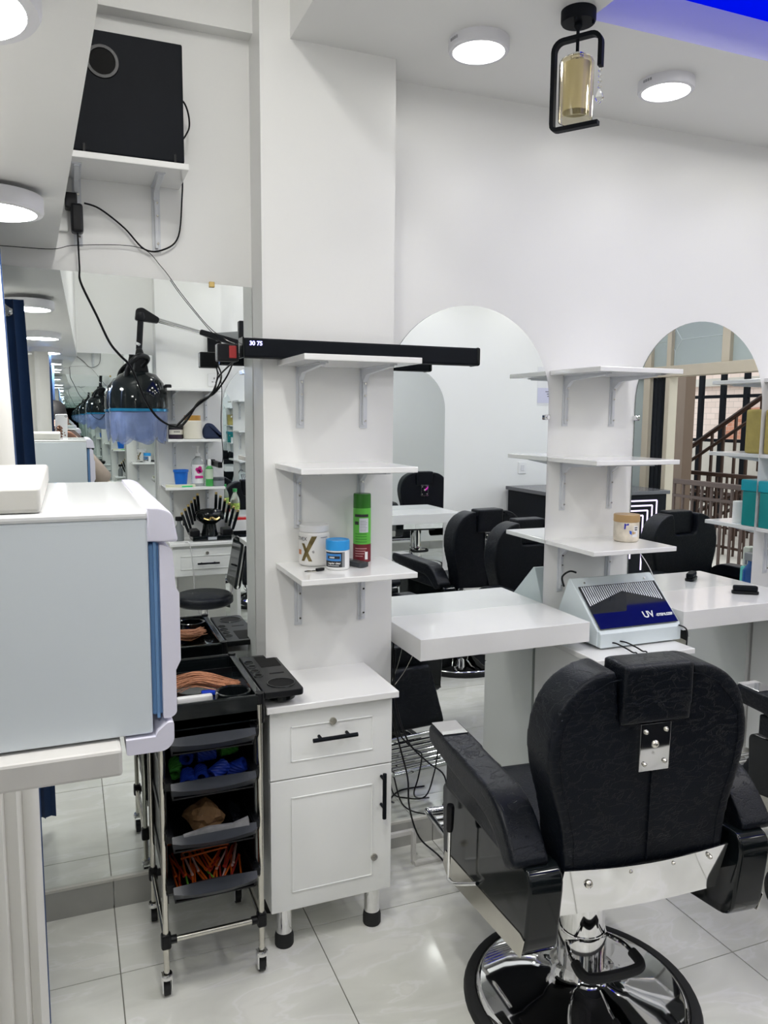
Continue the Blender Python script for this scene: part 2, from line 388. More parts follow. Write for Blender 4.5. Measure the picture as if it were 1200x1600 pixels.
# ================================================================== SHELVES
def shelf(x0, x1, ywall, ztop, d, sgn, label, group, th=.018, bx=(.075, .075), name='wall_shelf', long=.30):
    """d depth; sgn -1: sticks out towards -y (back wall), +1: front wall"""
    yf = ywall+sgn*d
    root = thing(name, label, 'shelf', ((x0+x1)/2, ywall, ztop-th), 0, group)
    b = bm_new(); box(b, x0, x1, min(ywall, yf), max(ywall, yf), ztop-th, ztop, .002); part('board', b, whitel, root)
    for x in (x0+bx[0], x1-bx[1]):
        b = bm_new(); z = ztop-th
        # upright leaf with a raised rib, arm leaf and a diagonal web
        box(b, x-.013, x+.013, min(ywall, ywall+sgn*.004), max(ywall, ywall+sgn*.004), z-.20, z)
        box(b, x-.005, x+.005, min(ywall, ywall+sgn*.012), max(ywall, ywall+sgn*.012), z-.19, z, .002)
        box(b, x-.013, x+.013, min(ywall, ywall+sgn*(d-.05)), max(ywall, ywall+sgn*(d-.05)), z-.004, z)
        P = [(ywall, z-.035), (ywall+sgn*.018, z-.045), (ywall+sgn*.05, z-.022), (ywall+sgn*(d-.06), z-.008), (ywall+sgn*(d-.06), z), (ywall, z)]
        prism(b, P, 'x', x-.007, x+.007)
        br = part('bracket', b, whitem, root)
        for zz in (z-.05, z-.09, z-.175):
            b = bm_new(); cyl(b, (x+.004, ywall, zz), (x+.004, ywall+sgn*.0145, zz), .0035, n=8); part('screw', b, steel, root, sub=br)
    return root
G1 = 'white shelves on the column'; G2 = 'white shelves between the arched mirrors'; G3 = 'white shelves right of the arched mirrors'; G4 = 'white shelves on the opposite column'
shelf(.640, 1.012, PF, 1.850, .315, -1, 'top white shelf on the column, under the soundbar', G1)
shelf(.630, 1.004, PF, 1.518, .312, -1, 'empty middle white shelf on the column, below the soundbar shelf', G1)
shelf(.630, 1.008, PF, 1.186, .310, -1, 'lowest white shelf on the column, holding tubs and a spray can', G1)
shelf(1.780, 2.158, WB, 1.858, .318, -1, 'empty top white shelf between the two arched mirrors', G2)
shelf(1.780, 2.164, WB, 1.518, .318, -1, 'empty middle white shelf between the two arched mirrors', G2)
shelf(1.782, 2.170, WB, 1.183, .318, -1, 'lowest white shelf between the arched mirrors, holding a gold-lidded jar', G2)
shelf(2.912, 3.29, WB, 1.858, .318, -1, 'top white shelf at the right edge, above the yellow block', G3)
shelf(2.912, 3.29, WB, 1.518, .318, -1, 'white shelf at the right edge carrying the yellow block', G3)
shelf(2.912, 3.29, WB, 1.183, .318, -1, 'lowest white shelf at the right edge carrying the teal box', G3)
shelf(.625, 1.0, OPF, 1.858, .312, 1, 'empty top white shelf on the opposite column, under the dryer bracket', G4)
shelf(.625, 1.0, OPF, 1.518, .312, 1, 'white shelf on the opposite column carrying the jar, tub and navy brush', G4)
shelf(.60, 1.0, OPF, 1.193, .312, 1, 'white shelf on the opposite column carrying the blue cup and bottles', G4)

# speaker shelf high on the left
root = shelf(.00, .363, WB, 2.405, .215, -1, 'small white shelf high on the left wall under the black speaker', None, bx=(.055, .075))

# ================================================================== COUNTERS
def counter(x0, x1, yw, sgn, z, label):
    yf = yw+sgn*.32
    b = bm_new(); box(b, x0, x1, min(yw, yf), max(yw, yf), z-.075, z, .0015)
    return tag(obj('wall_counter', b, whitel, None, None, origin=((x0+x1)/2, yw, z-.075)), label, 'counter', 'thick white counters under the arched mirrors')
counter(1.083, 1.772, W, -1, .923, 'thick white counter under the arched mirror beside the column')
counter(2.215, 2.905, W, -1, .923, 'thick white counter under the right arched mirror, with a black brush')
counter(1.06, 1.772, OW, 1, .935, 'thick white counter on the opposite wall, with a bottle and red packet')
counter(2.215, 2.905, OW, 1, .923, 'thick white counter on the opposite wall under the far arched mirror')

# ================================================================== CABINETS
def cabinet(x0, x1, yf, yb, label, top_over=.014):
    root = thing('cabinet', label, 'cabinet', ((x0+x1)/2, (yf+yb)/2, 0), 0, 'white drawer cabinets')
    b = bm_new(); box(b, x0, x1, yf+.018, yb, .135, .788); part('body', b, whitec, root)
    b = bm_new(); box(b, x0-top_over, x1+top_over, yf-.025, yb+.008, .788, .810, .003); part('worktop', b, whitel, root)
    def front(name, z0, z1, ins):
        b = bm_new(); box(b, x0, x1, yf, yf+.018, z0, z1, .002)
        # raised field with a routed groove around it
        gx0, gx1, gz0, gz1 = x0+ins[0], x1-ins[0], z0+ins[1], z1-ins[1]
        f = part(name, b, whitec, root)
        b = bm_new(); t = .004
        for (a0, a1, c0, c1) in ((gx0, gx1, gz1-t, gz1), (gx0, gx1, gz0, gz0+t), (gx0, gx0+t, gz0, gz1), (gx1-t, gx1, gz0, gz1)): box(b, a0, a1, yf-.003, yf+.001, c0, c1, .0012)
        part('moulding', b, whitec, root, sub=f)
        return f
    zs = .563
    dr = front('drawer', zs+.004, .784, (.065, .052)); do = front('door', .135, zs, (.065, .058))
    xc = (x0+x1)/2
    b = bm_new(); tube(b, [(xc-.072, yf-.03, .690), (xc+.072, yf-.03, .690)], .0065, 10)
    for s in (-.045, .045): cyl(b, (xc+s, yf, .690), (xc+s, yf-.03, .690), .005, n=8)
    part('handle', b, blackm, root, 40, sub=dr)
    b = bm_new(); cyl(b, (xc, yf+.002, .733), (xc, yf-.006, .733), .0115, n=20); cyl(b, (xc, yf-.004, .733), (xc, yf-.009, .733), .006, n=12); part('lock', b, steel, root, 40, sub=dr)
    xh = x1-.036
    b = bm_new(); tube(b, [(xh, yf-.03, .395), (xh, yf-.03, .545)], .0065, 10)
    for zz in (.43, .525): cyl(b, (xh, yf, zz), (xh, yf-.03, zz), .005, n=8)
    part('handle', b, blackm, root, 40, sub=do)
    b = bm_new(); cyl(b, (x1-.06, yf+.002, .255), (x1-.06, yf-.006, .255), .0115, n=20); cyl(b, (x1-.06, yf-.004, .255), (x1-.06, yf-.009, .255), .006, n=12); part('lock', b, steel, root, 40, sub=do)
    for x in (x0+.05, x1-.05):
        for y in (yf+.04, yb-.05):
            b = bm_new(); cyl(b, (x, y, .04), (x, y, .136), .026, n=20); lg = part('leg', b, chrome, root, 40)
            b = bm_new(); lathe(b, [(.028, 0), (.030, .004), (.030, .03), (.027, .045), (.025, .05)], (x, y, 0), 20); part('foot', b, rubber, root, 40, sub=lg)
    return root
cabinet(.533, .932, 2.228, 2.512, 'white cabinet with drawer and door in front of the column')
cabinet(1.742, 2.165, 2.262, 2.655, 'white cabinet with drawer between the counters, under the sterilizer')

cabinet(2.925, 3.30, 2.262, 2.655, 'white cabinet at the right edge with a spray bottle on top')

# dressing desk on the opposite wall (drawer above, open knee space below)
root = thing('desk', 'white desk with one drawer against the opposite column, under the clippers', 'desk', (.87, -.2, 0), 0)
b = bm_new(); box(b, .62, 1.115, OPF+.004, -.075, .788, .810, .003); part('worktop', b, whitel, root)
b = bm_new(); box(b, .64, 1.10, OPF+.01, -.11, .575, .786); part('drawer_box', b, whitec, root)
b = bm_new(); box(b, .64, 1.10, -.11, -.092, .578, .768, .002); dr = part('drawer', b, whitec, root)
b = bm_new()
for a0, a1, c0, c1 in ((.69, 1.05, .714, .718), (.69, 1.05, .624, .628), (.69, .694, .624, .718), (1.046, 1.05, .624, .718)): box(b, a0, a1, -.092, -.089, c0, c1)
part('moulding', b, whitec, root, sub=dr)
b = bm_new(); tube(b, [(.80, -.062, .665), (.95, -.062, .665)], .0065, 8)
for x in (.83, .92): cyl(b, (x, -.092, .665), (x, -.062, .665), .005, n=8)
part('handle', b, blackm, root, 40, sub=dr)
b = bm_new(); cyl(b, (.87, -.09, .735), (.87, -.083, .735), .011); part('lock', b, steel, root, 40, sub=dr)
for x in (.65, 1.09):
    b = bm_new(); box(b, x-.012, x+.012, OPF+.01, -.11, 0, .577); part('side_panel', b, whitec, root)
# small white locker beside it
root = thing('locker', 'narrow white locker beside the opposite desk with brown paper on top', 'locker', (.50, -.23, 0))
b = bm_new(); box(b, .44, .60, -.36, -.12, 0, .72, .002); part('body', b, whitec, root)
b = bm_new(); box(b, .435, .605, -.37, -.105, .72, .742, .003); part('worktop', b, whitel, root)

# reception desk with light pattern
root = thing('reception_desk', 'black reception desk with a glowing line pattern by the entrance', 'desk', (4.02, -.13, 0))
b = bm_new(); box(b, 3.5, 4.55, -.50, .25, 0, 1.07, .004); part('body', b, blackm, root)
b = bm_new(); box(b, 3.48, 4.57, -.51, .27, 1.07, 1.10, .003); part('desk_top', b, flat('dark_grey_top', (.10, .10, .11), .25), root)
b = bm_new(); lw = .012
def strip(bm, x0, z0, x1, z1):
    d = Vector((x1-x0, z1-z0)); n = Vector((-d.y, d.x)).normalized()*lw*.5
    prism(bm, [(x0-n.x, z0-n.y), (x1-n.x, z1-n.y), (x1+n.x, z1+n.y), (x0+n.x, z0+n.y)], 'y', .249, .254)
for k in range(4):
    xr, zt = 4.45-.045*k, 1.02-.04*k
    strip(b, xr, .45, xr, zt); strip(b, xr, zt, 3.95, zt)
strip(b, 4.05, .80, 4.20, .70); strip(b, 4.20, .70, 4.20, .55); strip(b, 4.05, .80, 4.05, .62); strip(b, 4.05, .62, 4.15, .55); strip(b, 4.15, .72, 4.28, .86)
part('light_line', b, emis('lilac_led', (.80, .66, .95), .8), root)
b = bm_new(); strip(b, 3.95, .74, 4.08, .86); strip(b, 4.0, .66, 4.12, .40); strip(b, 3.9, .40, 4.45, .40); part('pink_line', b, emis('magenta_led', (.7, .02, .5), 1.0), root)

# ================================================================== CEILING LIGHTS
def ceiling_light(x, y, z, r, label, power):
    root = thing('ceiling_light', label, 'ceiling light', (x, y, z-.035), 0, 'round white ceiling lights')
    b = bm_new(); lathe(b, [(r, .035), (r, .006), (r-.003, .001), (r-.014, 0), (r-.014, .006)], (0, 0, 0), 40, capb=False, capt=True); part('rim', b, flat('lamp_rim_white', (.74, .74, .78), .35), root, 40, False)
    b = bm_new(); lathe(b, [(r-.014, .004), (.001, .003)], (0, 0, 0), 40, capb=False); part('diffuser', b, emis('led_diffuser_%d' % int(power*10), (1.0, .985, .95), power), root, None, False)
    b = bm_new()
    for k in range(4): box(b, r*math.cos(PI+.1*k)-.002, r*math.cos(PI+.1*k)+.002, r*math.sin(PI+.1*k)-.003, r*math.sin(PI+.1*k)+.003, .017, .025)
    part('rim_print', b, flat('grey_print', (.35, .35, .38)), root, None, False)
    return root
ceiling_light(1.237, 2.305, CEIL, .095, 'round white ceiling light left of the hanging pendant', L_BORDER)
ceiling_light(1.982, 2.315, CEIL, .095, 'round white ceiling light right of the hanging pendant', L_BORDER)
for k, (x, y, t) in enumerate(((2.74, 2.31, 'third from the column along the mirror wall'), (3.50, 2.31, 'fourth from the column along the mirror wall'), (4.25, 2.31, 'nearest the entrance along the mirror wall'),
        (1.237, -.18, 'first from the column along the opposite wall'), (1.982, -.18, 'second from the column along the opposite wall'), (2.74, -.18, 'third from the column along the opposite wall'), (3.50, -.18, 'fourth from the column along the opposite wall'), (4.25, -.18, 'nearest the entrance along the opposite wall'))):
    ceiling_light(x, y, CEIL, .095, 'round white ceiling light '+t, L_BORDER if y > 1 else L_FAR)
for y, ty in ((1.40, 'mirror side'), (.74, 'opposite side')):  # unseen tray lights, added to even out the room light
    for x, t in ((2.05, 'nearest the pendant'), (2.95, 'second from the pendant'), (3.85, 'nearest the entrance')): ceiling_light(x, y, 2.93, .14, 'added round fill light in the blue-edged ceiling tray, %s, %s' % (ty, t), L_TRAY_FILL)
ceiling_light(-.122, 1.86, 2.117, .095, 'round white light on the low soffit, the one nearer the mirror', L_SOFFIT)
ceiling_light(-.102, .90, 2.09, .095, 'round white light on the low soffit at the top left corner', L_SOFFIT)
ceiling_light(-.10, .0, 2.083, .095, 'round white light on the low soffit above the photographer', L_SOFFIT*2.2)  # output raised to brighten the cabinet fronts and towel cabinet

ceiling_light(.30, .80, 3.25, .11, 'added round fill light on the raised ceiling nearer the mirror', L_HIGH_FILL)  # both raised-ceiling lights are added out of view as fill
ceiling_light(.30, 1.30, 3.25, .11, 'added round fill light on the raised ceiling above the trolley', L_HIGH_FILL)
# pendant
pc = Vector((1.415, 2.035, 0))
root = thing('pendant_lamp', 'amber glass pendant lamp in a black bent frame', 'pendant lamp', (pc.x, pc.y, CEIL))
b = bm_new(); lathe(b, [(.050, 0), (.050, -.028), (.047, -.033), (.0, -.033)], (0, 0, 0), 32); part('canopy', b, blackm, root, 40, False)
b = bm_new(); cyl(b, (-.03, -.03, -.03), (-.03, -.03, -.042), .004, n=8); cyl(b, (.03, -.03, -.03), (.03, -.03, -.042), .004, n=8); part('canopy_screw', b, blackm, root, 40, False)
b = bm_new(); cyl(b, (0, 0, -.033), (0, 0, -.13), .005, n=10); lathe(b, [(.011, -.033), (.013, -.042), (.006, -.052)], (0, 0, 0), 12); part('stem', b, blackm, root, 40, False)
dv = Vector((.575, -.818, 0)); hw = .070
def fp(s, z): return (dv.x*s, dv.y*s, z)
zt, zb = -.072, -.318
path = [fp(hw, -.165)]+[fp(hw, z) for z in (-.14, -.10)]+[fp(hw-.028*(1-math.cos(a)), -.100+.028*math.sin(a)) for a in [PI/2*k/5 for k in range(1, 6)]]+[fp(-hw+.028, zt)]+[fp(-hw+.028*(1-math.sin(a)), zt-.028*(1-math.cos(a))) for a in [PI/2*k/5 for k in range(1, 6)]]+[fp(-hw, zb+.02)]+[fp(-hw+.015*(1-math.cos(a)), zb+.015*(1-math.sin(a))) for a in [PI/2*k/4 for k in range(1, 5)]]+[fp(hw, zb)]
b = bm_new(); nrm = Vector((dv.y, -dv.x, 0)); rings = []
for i, p in enumerate(path):
    p = Vector(p); d = (Vector(path[min(i+1, len(path)-1)])-Vector(path[max(i-1, 0)])).normalized(); q = d.cross(nrm).normalized()
    rings.append([b.verts.new(p+nrm*sx*.011+q*sy*.006) for sx, sy in ((-1, -1), (1, -1), (1, 1), (-1, 1))])
for i in range(len(rings)-1):
    for k in range(4): b.faces.new((rings[i][k], rings[i][(k+1) % 4], rings[i+1][(k+1) % 4], rings[i+1][k]))
b.faces.new(rings[0]); b.faces.new(rings[-1][::-1]); part('frame', b, blackm, root, 30, False)
b = bm_new(); lathe(b, [(.049, -.300), (.050, -.20), (.050, -.145), (.046, -.133), (.012, -.128), (.010, -.131), (.044, -.136), (.0475, -.147), (.0475, -.299)], (0, 0, 0), 32, capt=False, capb=False)
part('glass_shade', b, mat('amber_glass', (.97, .91, .74), .03, trans=1, var=0), root, 40, False)
b = bm_new(); lathe(b, [(.038, -.278), (.038, -.145), (.010, -.142)], (0, 0, 0), 32, capb=False); part('inner_shade', b, mat('cream_glass', (.84, .78, .55), .3, var=.02), root, 40, False)
b = bm_new(); cyl(b, (0, 0, -.13), (0, 0, -.118), .02, n=20); part('cap', b, chrome, root, 40, False)
b = bm_new(); x, y = fp(hw, 0)[:2]
for k in range(4): lathe(b, [(.001, 0), (.006, .006), (.001, .013)], (x, y, -.182-.015*k), 8)
lathe(b, [(.001, 0), (.013, .016), (.009, .028), (.002, .042)], (x, y, -.268), 8); part('crystal_drop', b, glassm, root, None, False)

# ================================================================== SPEAKER, SOUNDBAR
root = thing('subwoofer', 'black subwoofer box on the small high shelf', 'speaker', (.187, 2.56, 2.405))
b = bm_new(); box(b, .03, .352, 2.465, 2.655, 2.408, 2.738, .004); part('cabinet', b, blackm, root)
b = bm_new(); lathe(b, [(.046, 0), (.044, .004), (.036, .004), (.034, -.004)], (0, 0, 0), 36, M=Matrix.Translation((.131, 2.465, 2.655)) @ Matrix.Rotation(PI/2, 4, 'X'), capb=False, capt=False); pr = part('port_ring', b, blackp, root, 40)
b = bm_new(); cyl(b, (.131, 2.4645, 2.655), (.131, 2.468, 2.655), .036, n=32); part('port_shade', b, flat('port_shade_black', (.002, .002, .002), .9), root, sub=pr)  # flat black disc paints the dark inside of the port
b = bm_new()
for x in (.075, .325): box(b, x-.003, x+.003, 2.458, 2.465, 2.405, 2.428)
part('pin_foot', b, blackp, root)
b = bm_new(); tube(b, smooth_path([(.352, 2.60, 2.635), (.372, 2.60, 2.63), (.385, 2.60, 2.60), (.388, 2.60, 2.56), (.375, 2.60, 2.53), (.356, 2.60, 2.50), (.362, 2.62, 2.46), (.3675, 2.63, 2.41), (.3675, 2.645, 2.36), (.355, 2.655, 2.24), (.31, 2.655, 2.195), (.25, 2.655, 2.19), (.19, 2.655, 2.25), (.12, 2.655, 2.30), (.075, 2.645, 2.31)]), .0028, 6)
tube(b, smooth_path([(.352, 2.58, 2.60), (.360, 2.58, 2.59), (.358, 2.58, 2.56), (.352, 2.58, 2.545)]), .003, 6)
tag(obj('speaker_cable', b, blackp, None, 60, origin=(.3, 2.655, 2.3)), 'black cable looping from the subwoofer down to the wall adapter', 'cable')
root = thing('power_adapter', 'black plug adapter in the wall socket under the speaker shelf', 'adapter', (.05, WB, 2.27))
b = bm_new(); box(b, -.01, .028, WB-.012, WB, 2.225, 2.42, .004); part('socket_box', b, whitec, root)
b = bm_new(); box(b, .02, .055, WB-.06, WB-.012, 2.285, 2.33, .004); box(b, .035, .07, WB-.065, WB-.02, 2.215, 2.30, .008); part('plug', b, blackp, root)

root = thing('soundbar', 'long black soundbar lying on the top column shelf', 'soundbar', (.93, 2.47, 1.85))
b = bm_new(); box(b, .515, 1.338, 2.44, 2.50, 1.851, 1.910, .006); part('body', b, blackm, root)
b = bm_new(); box(b, 1.325, 1.341, 2.437, 2.503, 1.849, 1.912, .007); box(b, .511, .517, 2.437, 2.503, 1.849, 1.912, .002); part('end_cap', b, blackg, root)
M = face_M((.553, 2.4385, 1.893), (1, 0, 0), (0, 0, 1)); part('display', text_bm('30 75', .018, M, .0004), emis('blue_digit', (.35, .35, 1.0), 2.5), root)
b = bm_new(); box(b, .925, .965, 2.4375, 2.441, 1.853, 1.865); part('badge', b, flat('badge_silver', (.6, .6, .6), .3), root)
b = bm_new()
for k in range(5): box(b, .930+.006*k, .934+.006*k, 2.4365, 2.4376, 1.856, 1.862)
part('badge_print', b, blackp, root)
b = bm_new(); box(b, .44, .505, 2.47, 2.515, 1.838, 1.892, .004); pa = part('connector_box', b, blackp, root)
b = bm_new(); box(b, .475, .498, 2.466, 2.471, 1.848, 1.886, .002); part('red_switch', b, flat('red_plastic', (.35, .03, .03), .3), root, sub=pa)

# cables across the rectangular mirror
def cable(pts, r, label, m=blackp, k=6, name='cable'):
    b = bm_new(); tube(b, smooth_path(pts, k), r, 6); o = obj(name, b, m, None, 60, origin=tuple(Vector(pts[0]))); return tag(o, label, 'cable')
ym = W-.012
cable([(.053, 2.62, 2.215), (.055, 2.64, 2.12), (.058, ym, 2.075), (.10, ym, 1.98), (.135, ym, 1.90), (.165, ym, 1.86), (.20, ym, 1.82), (.24, ym, 1.72), (.28, ym, 1.66), (.335, ym, 1.632), (.365, ym, 1.65), (.41, ym, 1.715), (.46, ym, 1.745), (.495, ym-.04, 1.80), (.50, 2.515, 1.85)], .003, 'black power cable sagging across the rectangular mirror to the soundbar')
cable([(.50, 2.49, 1.845), (.475, ym, 1.80), (.455, ym, 1.745), (.40, ym, 1.70), (.355, ym, 1.655), (.335, ym, 1.634)], .0028, 'black lead dropping from the soundbar end to meet the sagging cable')
cable([(-.40, 2.56, 2.145), (-.15, 2.57, 2.150), (-.02, 2.60, 2.158), (.05, 2.652, 2.185), (.23, 2.655, 2.195), (.30, 2.655, 2.14), (.36, 2.652, 2.06), (.44, 2.652, 1.965), (.49, 2.62, 1.92), (.50, 2.50, 1.895)], .0012, 'thin dark wire running along the wall top and down to the soundbar')

# ================================================================== BARBER CHAIRS
def make_chair(label):
    R = thing('barber_chair', label, 'barber chair', (0, 0, 0), 0, 'black barber chairs')
    P = lambda name, bm, m, sm=35, sub=None: part(name, bm, m, R, sm, False, sub)
    b = bm_new(); lathe(b, [(.335, 0), (.336, .010), (.330, .022), (.318, .027), (.304, .024), (.302, .004)], (0, 0, 0), 56, capt=False); ba = P('rubber_ring', b, rubber)
    b = bm_new(); lathe(b, [(.303, .012), (.300, .026), (.285, .034), (.22, .046), (.14, .062), (.09, .082), (.072, .105), (.066, .13)], (0, 0, 0), 56, capb=False, capt=False); P('base_disc', b, chrome, 60)
    b = bm_new(); lathe(b, [(.069, .10), (.069, .21), (.065, .22), (.065, .225)], (0, 0, 0), 32); P('pump_sleeve', b, chrome)
    b = bm_new(); lathe(b, [(.0625, .21), (.0625, .43)], (0, 0, 0), 32); P('piston', b, chrome)
    for s in (-1, 1):
        b = bm_new(); tube(b, smooth_path([(s*.06, -.02, .20), (s*.085, -.08, .205), (s*.09, -.14, .20)]), .007, 8); pl = P('pump_lever', b, chrome)
    b = bm_new(); tube(b, smooth_path([(-.088, -.115, .203), (-.089, -.15, .198), (-.07, -.168, .194), (0, -.172, .192), (.07, -.168, .194), (.089, -.15, .198), (.088, -.115, .203)], 5), .014, 10); P('lever_grip', b, rubber, sub=pl)
    b = bm_new(); box(b, -.20, .20, -.12, .22, .42, .475, .01); P('seat_frame', b, blackp)
    b = bm_new(); box(b, -.245, .245, -.22, .29, .47, .595); P('seat', soften(b, .012, 8), leath, 80)
    # side housings
    for s in (-1, 1):
        x0, x1 = sorted((s*.250, s*.340))
        poly = rounded([(.255, .585), (.235, .33), (.19, .305), (-.295, .385), (-.325, .628), (-.10, .605)], [.03, .03, .03, .05, .065, 0])
        b = bm_new(); prism(b, poly, 'x', x0, x1, .008, 3); ho = P('side_housing', b, blackg)
        xa = s*.3405
        b = bm_new(); prism(b, [(.232, .335), (.19, .312), (-.285, .391), (-.302, .445), (-.28, .45), (.215, .385)], 'x', min(xa, xa+s*.002), max(xa, xa+s*.002)); P('trim_strip', b, steel, None, sub=ho)
        b = bm_new(); box(b, min(s*.27, s*.30), max(s*.27, s*.30), .02, .10, .57, .72, .006); P('arm_post', b, blackp)
        poly = rounded([(.300, .752), (-.19, .747), (-.300, .628), (-.245, .592), (-.150, .668), (.28, .690), (.305, .705)], [.02, .08, .02, .02, .05, .02, .01], 6)
        x0, x1 = sorted((s*.276, s*.370)); b = bm_new(); prism(b, poly, 'x', x0, x1); ar = P('armrest', soften(b, .006, 9), leath, 80)
        b = bm_new(); box(b, x0+.008, x1-.008, .195, .292, .7515, .7545, .001); P('ashtray_lid', b, chrome, None, sub=ar)
        b = bm_new(); box(b, min(s*.295, s*.35), max(s*.295, s*.35), -.19, .20, .60, .672, .006); P('arm_skirt', b, leath, None, sub=ar)
    # backrest
    LX = lambda z: (z-.59)*.02
    BS = Matrix.Translation((-.012, 0, -.010))
    half = [(.226, .585), (.229, .68), (.243, .745), (.266, .82), (.277, .89), (.271, .96), (.247, 1.02), (.207, 1.062), (.155, 1.088), (.108, 1.094), (.100, 1.02), (.094, .975), (.080, .960)]
    poly = rounded([(x, z) for x, z in half]+[(-x, z) for x, z in half[::-1]], [.02]+[.03]*8+[.012, .0, .0, .012]+[.012, 0, 0, .012]+[.03]*8+[.02], 3)
    b = bm_new(); prism(b, poly, 'y', -.291, -.166)
    for v in b.verts: v.co.y -= LX(v.co.z)
    b.transform(BS)
    bk = P('backrest', soften(b, .0065, 11), leath, 80)
    b = bm_new()
    for x in (0.0,): box(b, x-.0015, x+.0015, -.2965, -.290, .60, .835)
    inset = [((abs(x)-.028)*(1 if x > 0 else -1), z-(.022 if z > 1.0 else 0)) for x, z in ([(x, z) for x, z in half[:10]])]
    for s in (-1, 1): tube(b, [(s*x, -.2905, z) for x, z in inset], .0022, 5)
    for v in b.verts: v.co.y -= LX(v.co.z)
    b.transform(BS)
    P('seam', b, leath, None, sub=bk)
    b = bm_new(); box(b, -.096, .096, -.302, -.203, .958, 1.106)
    for v in b.verts: v.co.y -= .010+(v.co.z-1.0)*.05
    b.transform(BS)
    P('headrest', soften(b, .006, 12), leath, 80)
    b = bm_new(); box(b, -.042, .042, -.301, -.286, .838, .958, .002)
    for v in b.verts: v.co.y -= LX(v.co.z)
    b.transform(BS)
    pt = P('headrest_plate', b, chrome)
    for x, z, r in ((-.028, .938, .006), (.028, .94, .006), (-.028, .857, .006), (.028, .86, .006), (0, .905, .010)):
        y = -.301-LX(z); b = bm_new(); lathe(b, [(r, 0), (r*.9, .004), (r*.4, .007), (.0005, .0075)], (0, 0, 0), 12, M=Matrix.Translation((x, y, z)) @ Matrix.Rotation(PI/2, 4, 'X')); b.transform(BS); P('bolt', b, steel, 60, sub=pt)
    # chrome band, slightly bowed
    b = bm_new(); n = 12; ro = [[], []]; ri = [[], []]
    for k in range(n+1):
        x = -.232+.464*k/n; y = -.300-.012*math.cos(PI*(k/n-.5))
        for lv, z in ((0, .462+.0*k), (1, .602-.010*math.cos(PI*(k/n-.5)))):
            yy = y+(.602-z)*.28; ro[lv].append(b.verts.new((x-.008, yy, z))); ri[lv].append(b.verts.new((x-.008, yy+.004, z)))
    for k in range(n):
        b.faces.new((ro[0][k], ro[0][k+1], ro[1][k+1], ro[1][k])); b.faces.new((ri[0][k], ri[1][k], ri[1][k+1], ri[0][k+1]))
        b.faces.new((ro[1][k], ro[1][k+1], ri[1][k+1], ri[1][k])); b.faces.new((ro[0][k], ri[0][k], ri[0][k+1], ro[0][k+1]))
    for e in (0, n): b.faces.new((ro[0][e], ro[1][e], ri[1][e], ri[0][e]))
    bd = P('chrome_band', b, chrome)
    for x, z, r in ((-.17, .555, .011), (-.06, .575, .006), (.06, .578, .006), (.17, .575, .006)):
        b = bm_new(); lathe(b, [(r, 0), (r*.9, .005), (r*.4, .009), (.0005, .0095)], (0, 0, 0), 12, M=Matrix.Translation((x, -.306+(.602-z)*.28, z)) @ Matrix.Rotation(PI/2, 4, 'X')); P('bolt', b, steel, 60, sub=bd)
    b = bm_new(); box(b, -.20, .20, -.255, -.20, .50, .60, .006); P('back_frame', b, blackp)
    # recline lever on the left
    b = bm_new(); tube(b, smooth_path([(-.342, -.02, .42), (-.378, .03, .395), (-.384, .07, .385), (-.384, .078, .40), (-.384, .075, .54)], 4), .005, 8); lv = P('recline_lever', b, chrome, 60)
    b = bm_new(); tube(b, [(-.384, .0765, .525), (-.384, .076, .535), (-.384, .074, .598), (-.384, .0735, .604)], [.008, .0105, .012, .009], 12); P('lever_grip', b, blackp, 40, sub=lv)
    # calf pad and footrest
    b = bm_new(); prism(b, rounded([(.285, .50), (.33, .50), (.47, .26), (.43, .24)], .015), 'x', -.225, .225); P('calf_pad', soften(b, .012, 6), leath, 80)
    b = bm_new()
    for s in (-1, 1): tube(b, [(s*.20, .30, .42), (s*.205, .47, .225), (s*.205, .76, .215)], .011, 10)
    tube(b, [(-.205, .76, .215), (.205, .76, .215)], .011, 10); tube(b, [(-.205, .47, .225), (.205, .47, .225)], .011, 10)
    fr = P('footrest_frame', b, chrome, 60)
    for k in range(6):
        y = .515+.042*k; b = bm_new(); box(b, -.20, .20, y-.012, y+.012, .214, .226, .004); P('footrest_slat', b, chrome, None, sub=fr)
    return R
ch = make_chair('black barber chair in the foreground, its chromed back towards the viewer')
ch.location = (1.323, 1.731, 0); ch.rotation_euler = (0, 0, -math.radians(5.5))
dup(ch, (2.50, 1.695, 0), math.radians(-3), 'black barber chair cut off by the right edge of the picture')
dup(ch, (3.64, 1.66, 0), math.radians(-4), 'black barber chair seen from the front in the right arched mirror')
dup(ch, (2.45, .66, 0), math.radians(180-7), 'black barber chair turned to the opposite wall, its back seen in the arched mirror')
dup(ch, (1.56, .56, 0), math.radians(180), 'black barber chair turned to the opposite wall beside the drawer desk')

# stool with chrome trimmed back, at the opposite desk
SX = .80
root = thing('salon_stool', 'black stool with a chrome-trimmed backrest at the opposite desk', 'stool', (SX, .18, 0))
b = bm_new(); lathe(b, [(.17, .44), (.19, .455), (.19, .49), (.17, .51), (.001, .515)], (SX, .18, 0), 32); part('seat', b, leath, root, 60)
b = bm_new(); cyl(b, (SX, .18, .05), (SX, .18, .44), .025); part('post', b, chrome, root, 40)
for k in range(5):
    a = 2*PI*k/5; b = bm_new(); tube(b, [(SX, .18, .09), (SX+.24*math.cos(a), .18+.24*math.sin(a), .055)], [.016, .011], 8); lathe(b, [(.02, 0), (.024, .02), (.02, .045)], (SX+.24*math.cos(a), .18+.24*math.sin(a), 0), 10); part('leg', b, chrome, root, 40)
b = bm_new(); box(b, SX+.17, SX+.215, .03, .33, .55, .86, .02, 3, M=None); 
for v in b.verts: v.co.x += (v.co.z-.55)*.18
bk = part('backrest', b, blackg, root, 60)
